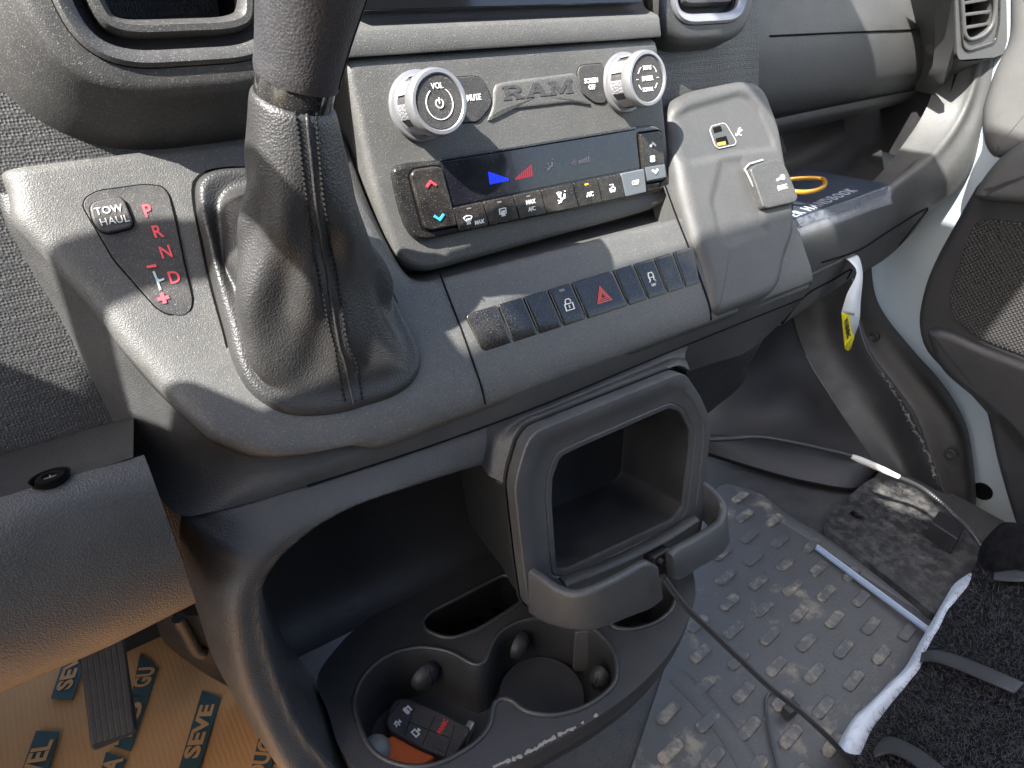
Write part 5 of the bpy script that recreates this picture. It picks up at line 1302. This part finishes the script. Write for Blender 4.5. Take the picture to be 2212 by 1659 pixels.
def bar(px4, word, ps, pe, fill=1.0):
    q = np.array(CB.pxs(cr(0, 2, *px4), .006)); plate('print_bar', CB, q, .0030, .0015, M['teal'], card, edge=.00002, seg=1)
    a = np.array(CB.px(*cr(0, 2, ps)[0], .006)); b2 = np.array(CB.px(*cr(0, 2, pe)[0], .006)); m = (a + b2) / 2; ln = np.linalg.norm(b2 - a); d_ = (b2 - a) / ln
    nrm = np.array([-d_[1], d_[0]]); wd = (q @ nrm).max() - (q @ nrm).min(); wd = min(wd, .062)
    c_ = (q @ nrm).mean(); m = m + nrm * (c_ - m.dot(nrm))
    size = .60 * wd / .69
    text('lettering', word, CB, m[0], m[1], size, M['cardp'], card, h=.0036, depth=.0002, ang=math.atan2(d_[1], d_[0]), sx=ln / (len(word) * .66 * size) * fill, bold=.0008)
M['cardp'] = mat('bare cardboard letter', (.44, .225, .085), .75)
bar(((1145, 1680), (1272, 1700), (1427, 1190), (1305, 1146)), 'SEVE', (1222, 1640), (1365, 1195))
bar(((120, 1700), (280, 1740), (377, 1412), (228, 1406)), 'VEL', (170, 1740), (290, 1450))
bar(((322, 1198), (462, 1208), (560, 900), (440, 850)), 'SEV', (420, 1170), (510, 900))
bar(((1615, 1690), (1735, 1700), (1850, 1340), (1705, 1318)), 'DUCTE', (1650, 1720), (1790, 1345))
bar(((735, 1508), (838, 1537), (955, 1200), (850, 1170)), 'TO', (805, 1480), (900, 1230))
bar(((845, 1180), (955, 1198), (1020, 1000), (905, 905)), 'GU', (925, 1120), (972, 1000))
bar(((640, 1690), (755, 1720), (812, 1592), (682, 1542)), 'A', (720, 1670), (765, 1590))
# --- accelerator pedal
AP = Frame(at(*cr(0, 2, (730, 1430))[0], Z=-.665), V3(1, .05, 0), (0, .70, .71))
M['pedal'] = plastic('rubber pedal', (.030, .030, .031), .5, 500, .2, .25, dustcol=(.14, .12, .10), speck=.15)
po = AP.pxs(cr(0, 2, (500, 960), (540, 1130), (580, 1450), (592, 1535), (620, 1548), (720, 1505), (870, 1440), (893, 1410), (880, 1300), (845, 1100), (812, 860), (760, 600), (450, 640)))
ped = thing('accelerator_pedal', 'ribbed black accelerator pedal hanging over the cardboard', 'pedal', tuple(AP.o))
plate('pedal_pad', AP, rounded(po, .003, 4), 0, .012, M['dark'], ped, edge=.002, closed_back=True)
for k in range(7):
    t = (k + .5) / 7
    b0 = (600 + t * 270, 1500 - t * 85); t0_ = (530 + t * 275, 985 - t * 90)
    u0 = AP.px(*cr(0, 2, b0)[0]); u1 = AP.px(*cr(0, 2, (t0_[0] - 25, t0_[1] - 200))[0])
    plate('pedal_rib', AP, np.array([(u0[0] - .0030, u0[1]), (u0[0] + .0030, u0[1]), (u1[0] + .0030, u1[1]), (u1[0] - .0030, u1[1])]), .0034, .005, M['pedal'], ped, edge=.0009, seg=2)
tube('pedal_arm', [AP.pt(.0, .10, -.01), AP.pt(.01, .16, -.03), AP.pt(.02, .24, -.02)], .010, M['dark'], ped, seg=10)
# --- black brackets between knee roll and console foot
br1 = thing('heater_duct', 'black duct and bracket behind the console foot above the cardboard', 'duct', tuple(at(440, 1420, Y=.60)))
d1 = onY([(330, 1330), (360, 1390), (400, 1400), (380, 1330)], .60)
loft('duct_shell', [onY([(335, 1330), (350, 1380), (420, 1440), (520, 1500), (600, 1560)], .56), onY([(400, 1330), (430, 1390), (480, 1430), (560, 1480), (640, 1560)], .50), onY([(440, 1330), (470, 1390), (520, 1440), (600, 1500), (680, 1560)], .46)], M['kick'], br1, n=24, rows=12)
tube('bracket', spline(onY([(385, 1335), (405, 1370), (425, 1405), (440, 1412)], .49), 16), .006, M['dark'], br1, seg=8)
loft('back_cover', [onY([(200, 1100), (700, 1000)], .70), onY([(200, 1400), (700, 1500)], .70)], M['black'], br1, n=6)
# ================================================================ fleece roll, white bag, straps, cables
fleece = thing('fleece_roll', 'dark grey fleece seat cover rolled up and strapped at the right', 'seat cover', tuple(ray(2100, 1500) * .9))
M['fleece'] = mat('dark fleece', (.022, .022, .026), .95, sheen=.0, spec=.1)
N, L, b = nodes(M['fleece']); co = N.new('ShaderNodeTexCoord').outputs['Object']
n1 = noise(N, L, co, 130, 6, .75).outputs['Fac']; L.new(mixc(N, L, ramp(N, L, noise(N, L, co, 60, 5, .7).outputs['Fac'], [(.35, 0.0), (.72, 1.0)]).outputs[0], (.003, .003, .0035), (.016, .016, .018)), b.inputs['Base Color'])
bp = N.new('ShaderNodeBump'); bp.inputs['Strength'].default_value = 1; bp.inputs['Distance'].default_value = .006; L.new(n1, bp.inputs['Height']); L.new(bp.outputs[0], b.inputs['Normal'])
def rd(p, d): return ray(*p) * d
sil = [((2124, 1190), .985), ((2082, 1262), .95), ((2031, 1322), .925), ((2003, 1380), .90), ((1976, 1432), .88), ((1935, 1495), .855), ((1906, 1540), .835), ((1865, 1600), .81), ((1838, 1660), .785), ((1800, 1760), .74)]
cols_ = []
def fd(p): return .735 / -ray(*p)[2]
sil = [(p, fd(p) * .945) for p, d in sil]
S0 = [rd(p, d * 1.03) + V3(.01, -.01, -.04) for p, d in sil]
S1 = [rd(p, d) for p, d in sil]
S2 = [rd((p[0] + 45, p[1] + 8), d - .045) for p, d in sil]
S3 = [rd((p[0] + 150, p[1] + 40), d - .095) for p, d in sil]
S4 = [rd((p[0] + 330, p[1] + 110), d - .13) for p, d in sil]
S5 = [rd((p[0] + 560, p[1] + 190), d - .11) for p, d in sil]
S6 = [rd((p[0] + 700, p[1] + 260), d + .02) for p, d in sil]
from mathutils import noise as mnoise
def lump(G):
    G = G.copy()
    for i in range(G.shape[0]):
        for j in range(G.shape[1]):
            p = G[i, j]; v = mnoise.noise(Vector(p * 14)) * .012 + mnoise.noise(Vector(p * 40)) * .005
            G[i, j] = p + unit(-p) * v
    return G
fb = loft('fleece_body', [S0, S1, S2, S3, S4, S5, S6], M['fleece'], fleece, n=70, rows=60, mod=lump)
# top fold, a second smaller roll
sil2 = [((2140, 1150), .95), ((2118, 1180), .935), ((2112, 1222), .915), ((2132, 1262), .895), ((2160, 1290), .88)]
T0 = [rd(p, d) for p, d in sil2]; T1 = [rd((p[0] + 30, p[1] - 22), d - .03) for p, d in sil2]; T2 = [rd((p[0] + 110, p[1] - 10), d - .07) for p, d in sil2]; T3 = [rd((p[0] + 260, p[1] + 20), d - .06) for p, d in sil2]
loft('fleece_fold', [T0, T1, T2, T3], M['fleece'], fleece, n=30, rows=24, mod=lump)
# fibres standing off the pile
hf = Hit(fb)
M['fibre'] = mat('fleece fibre', (.060, .060, .066), .9, spec=.1)
rs = np.random.RandomState(11); vs = []; fs = []
for k in range(16000):
    x = rs.uniform(1800, 2230); y = rs.uniform(1090, 1690); h_ = hf(x, y)
    if h_ is None: continue
    p, nn = h_; d_ = unit(nn * .45 + rs.normal(size=3) * .6); ln = rs.uniform(.004, .010); sd = unit(np.cross(d_, rs.normal(size=3))) * .00025
    bend = rs.normal(size=3) * .002; i = len(vs)
    vs += [p - sd, p + sd, p + d_ * ln * .6 + sd * .7, p + d_ * ln * .6 - sd * .7, p + d_ * ln + bend]
    fs += [(i, i + 1, i + 2, i + 3), (i + 3, i + 2, i + 4)]
fib = mk('fleece_fibres', vs, fs, M['fibre'], fleece, smooth=False, recalc=False); fib['kind'] = 'stuff'
# --- straps
M['web'] = mat('black webbing', (.030, .030, .034), .6); N, L, b = nodes(M['web']); co = N.new('ShaderNodeTexCoord').outputs['Object']
wv = N.new('ShaderNodeTexWave'); wv.inputs['Scale'].default_value = 160; L.new(co, wv.inputs['Vector']); bp = N.new('ShaderNodeBump'); bp.inputs['Strength'].default_value = .5; bp.inputs['Distance'].default_value = .001; L.new(wv.outputs['Fac'], bp.inputs['Height']); L.new(bp.outputs[0], b.inputs['Normal'])
def strap(top, bot, label, lift=.016):
    A, B = [], []
    T_ = spline([V3(x, y, 0) for x, y in top], 34); B_2 = spline([V3(x, y, 0) for x, y in bot], 34); lastd = .9
    for (x, y, _), (x2, y2, _2) in zip(T_, B_2):
        h1, h2 = hf(x, y), hf(x2, y2)
        for h_, q, o in ((h1, (x, y), A), (h2, (x2, y2), B)):
            if h_ is None: o.append(ray(*q) * lastd)
            else:
                o.append(h_[0] * (1 - lift / np.linalg.norm(h_[0]))); lastd = h_[0].dot(ray(*q)) / ray(*q).dot(ray(*q)) * .985
    A, B = np.array(A), np.array(B)
    for _ in range(6):
        A[1:-1] = (A[:-2] + A[1:-1] * 2 + A[2:]) / 4; B[1:-1] = (B[:-2] + B[1:-1] * 2 + B[2:]) / 4
    A, B = A * .992, B * .992
    s = loft('webbing_strap', [A, (A + B) / 2, B], M['web'], None, n=34, rows=5, straight=True, thick=.0015)
    return tag(s, label, 'strap', 'straps round the fleece')
strap(cr(2, 2, (1440, 985), (1520, 925), (1610, 892), (1700, 905), (1900, 975), (2212, 1110)), cr(2, 2, (1445, 1012), (1530, 975), (1600, 960), (1690, 985), (1880, 1060), (2150, 1175)), 'black webbing strap over the middle of the fleece, crossing the white bag')
strap(cr(2, 2, (1240, 1555), (1275, 1490), (1315, 1455), (1400, 1470), (1550, 1550), (1720, 1680)), cr(2, 2, (1245, 1590), (1290, 1570), (1340, 1560), (1400, 1580), (1480, 1620), (1600, 1720)), 'black webbing strap across the fleece near the bottom of the photo')
strap(cr(2, 2, (2020, 395), (2080, 385), (2150, 378), (2260, 376)), cr(2, 2, (2015, 440), (2080, 446), (2150, 450), (2260, 448)), 'short black webbing strap across the top fold of the fleece')
# --- white bag under the fleece
M['bagw'] = mat('white film bag', (.48, .51, .56), .42)
N, L, b = nodes(M['bagw']); co = N.new('ShaderNodeTexCoord').outputs['Object']; bp = N.new('ShaderNodeBump'); bp.inputs['Strength'].default_value = .6; bp.inputs['Distance'].default_value = .008; L.new(noise(N, L, co, 35, 3).outputs['Fac'], bp.inputs['Height']); L.new(bp.outputs[0], b.inputs['Normal'])
Lp = cr(2, 2, (1860, 395), (1770, 460), (1690, 580), (1620, 700), (1550, 820), (1490, 930), (1440, 1010), (1330, 1120), (1210, 1240), (1110, 1330), (1050, 1420), (1005, 1510))
Rp = cr(2, 2, (1960, 470), (1930, 550), (1740, 640), (1680, 760), (1630, 870), (1600, 930), (1560, 985), (1420, 1100), (1280, 1230), (1160, 1350), (1120, 1440), (1060, 1560))
dL = [fd(p) * .955 for p in Lp]; dR = [fd(p) * .925 for p in Rp]
La_ = [rd(p, d) for p, d in zip(Lp, dL)]; Ra_ = [rd(p, d) for p, d in zip(Rp, dR)]
Ma_ = [(a * .45 + b2 * .55) * .985 for a, b2 in zip(La_, Ra_)]; Da_ = [a * 1.02 + V3(.02, 0, -.03) for a in La_]
Rb_ = [b2 * 1.01 + V3(.05, -.03, -.01) for b2 in Ra_]
bag = loft('white_bag', [Da_, La_, Ma_, Ra_, Rb_], M['bagw'], None, n=50, rows=26)
tag(bag, 'crumpled white film bag sticking out from under the fleece', 'bag')
# --- cables
M['cable'] = mat('black ribbed cable', (.022, .022, .023), .32)
def ribbed(name, pts, r, label, cat_, pitch=.0036, m=None):
    t = thing(name, label, cat_, tuple(pts[0]))
    L_n = sum(np.linalg.norm(np.array(pts[k + 1]) - np.array(pts[k])) for k in range(len(pts) - 1)); n = int(L_n / pitch * 4)
    P = spline(pts, n); tube('cable_sheath', P, [r * (1.0 if k % 4 < 2 else .90) for k in range(n)], m or M['cable'], t, seg=10)
    return t
cpx = [((1432, 1246), .585), ((1474, 1303), .60), ((1541, 1369), .625), ((1608, 1433), .645), ((1661, 1483), .66), ((1728, 1536), .675), ((1775, 1579), .68), ((1808, 1613), .685), ((1850, 1665), .69), ((1900, 1740), .69)]
ribbed('ribbed_cable', [rd(p, d) for p, d in cpx], .0030, 'ribbed black cable running from the holder down to the fleece', 'cable')
c2px = [((1500, 952), .90), ((1580, 948), .92), ((1640, 945), .94), ((1710, 956), .95), ((1775, 970), .96), ((1840, 986), .965), ((1888, 1006), .97), ((1941, 1030), .97), ((1995, 1056), .97), ((2041, 1093), .96), ((2060, 1112), .955), ((2092, 1142), .95), ((2122, 1184), .94), ((2138, 1232), .92), ((2143, 1268), .905)]
cab2 = ribbed('looped_cable', [rd(p, d) for p, d in c2px], .0034, 'thin black cable looping across the footwell to the white bag', 'cable')
M['sleeve'] = mat('pale cable sleeve', (.55, .53, .48), .5)
tube('pale_sleeve', spline([rd(p, d - .003) for p, d in c2px[5:8]], 14), [.003, .0042, .0046, .0048, .0048, .0048, .0048, .0048, .0046, .0046, .0044, .004, .0038, .0035], M['sleeve'], cab2, seg=10)
cd = [MF.at(x, y, .004) for x, y in cr(2, 2, (720, 1290), (650, 1200), (590, 1165), (550, 1190), (540, 1270), (560, 1420), (590, 1560), (620, 1680))]
tag(tube('thin_cord', spline(cd, 60), .0016, M['cable'], None, seg=8), 'thin black cord curling on the rubber mat', 'cord')
cl = MF.at(*cr(2, 2, (700, 1275))[0], .012)
tag(plate('cable_clip', Frame(cl, XA, (0, 1, 0)), rrect(-.009, -.006, .009, .006, .002), .006, .014, M['dark'], None, edge=.002), 'small black clip on the mat under the ribbed cable', 'clip')
M['card2'] = mat('light plastic stick', (.55, .52, .46), .5)
stk = thing('cable_tie', 'pale thin plastic tie at the right edge beside the fleece', 'cable tie', tuple(rd((2200, 1600), .68)))
tube('tie_strip', [rd((2212, 1596), .66), rd((2190, 1625), .662), rd((2162, 1659), .665), rd((2140, 1690), .67)], .0016, M['card2'], stk, seg=6)
lathe('tie_head', Frame(rd((2166, 1646), .664), XA, (0, 1, 0)), [(.0032, -.002), (.0032, .002), (.002, .003)], M['card2'], stk, seg=8)
# ================================================================ parts of the cab above and beside the photographer, plus added sun blockers
M['liner'] = plastic('roof lining', (.30, .30, .29), .9, 600, .2, .0, speck=0)
RF = Frame((0, 0, .80), XA, (0, 1, 0))
roof = thing('cab_roof', 'pale cab roof panel with header rail above the seats', 'roof', (-.4, -.6, .80))
vent = [(-.272 + .044 * math.cos(a) * (1 + .15 * math.sin(3 * a)), -.034 + .050 * math.sin(a)) for a in np.linspace(0, 2 * math.pi, 24, endpoint=False)]  # added roof opening that lets a sun patch fall on the step cover
holed('roof_panel', RF, rounded([(-1.12, -1.3), (.02, -1.3), (.02, .17), (-.55, .165), (-1.12, .125)], .02), [vent], .02, .02, M['liner'], roof)
tube('added_hole_rim', [RF.pt(a, b, .02) for a, b in vent], .004, M['liner'], roof, seg=8, closed=True)
tag(plate('added_sun_blocker', Frame((0, 0, .62), XA, (0, 1, 0)), rrect(.06, .085, .40, .49, .012), 0, .014, M['liner'], None, edge=.004, closed_back=True), 'pale panel added above the dash to shade the passenger shelf', 'sun blocker')  # unseen panel added to shade the shelf, airbag cover and painted side
tag(plate('added_sun_blocker', Frame((0, 0, .775), XA, (0, 1, 0)), rrect(-.535, .02, -.04, .193, .012), 0, .014, M['liner'], None, edge=.004, closed_back=True), 'long pale panel added under the roof header to shade the switch row', 'sun blocker')  # unseen panel added to keep sun off the switch row and kick panel
# wall behind the seats
M['bulk'] = plastic('bulkhead panel', (.12, .12, .12), .7, 500, .2, .0, speck=0)
wall = plate('cab_bulkhead', Frame((.2, -.95, 0), XA, (0, 0, 1)), rrect(-1.3, -.78, 1.1, .78, .05), 0, .02, M['bulk'], None, edge=.01, closed_back=True)
tag(wall, 'plain grey bulkhead wall behind the seats', 'bulkhead')
# body side ahead of the driver door
side = plate('body_side_panel', Frame((-.80, .62, -.38), V3(0, 1, 0), (0, 0, 1)), rrect(-.42, -.40, .35, .52, .04), 0, .03, M['paint'], None, edge=.01, closed_back=True)
tag(side, 'pale painted body side ahead of the driver door opening', 'van body')
# steering wheel to the left of the frame
WC = V3(-.36, .265, .17)
wfr = Frame(WC, XA, (0, .50, .87))
wheel = thing('steering_wheel', 'black leather steering wheel with two spokes at the driver seat', 'steering wheel', tuple(WC))
tube('wheel_rim', [wfr.pt(.19 * math.cos(a), .19 * math.sin(a), 0) for a in np.linspace(0, 2 * math.pi, 72, endpoint=False)], .0165, M['knob'], wheel, seg=14, closed=True)
plate('wheel_hub', wfr, rrect(-.075, -.06, .075, .055, .04, 8), .0, .04, M['pod'], wheel, edge=.012, closed_back=True)
for sgn in (-1, 1):
    plate('wheel_spoke', wfr, np.array([(sgn * .06, -.025), (sgn * .19, -.012), (sgn * .19, .022), (sgn * .06, .03)])[::sgn], -.008, .018, M['pod'], wheel, edge=.004, closed_back=True)
tube('steering_column', [wfr.pt(0, 0, -.03), wfr.pt(0, 0, -.20), wfr.pt(0, -.02, -.34)], .045, M['dark'], wheel, seg=20)
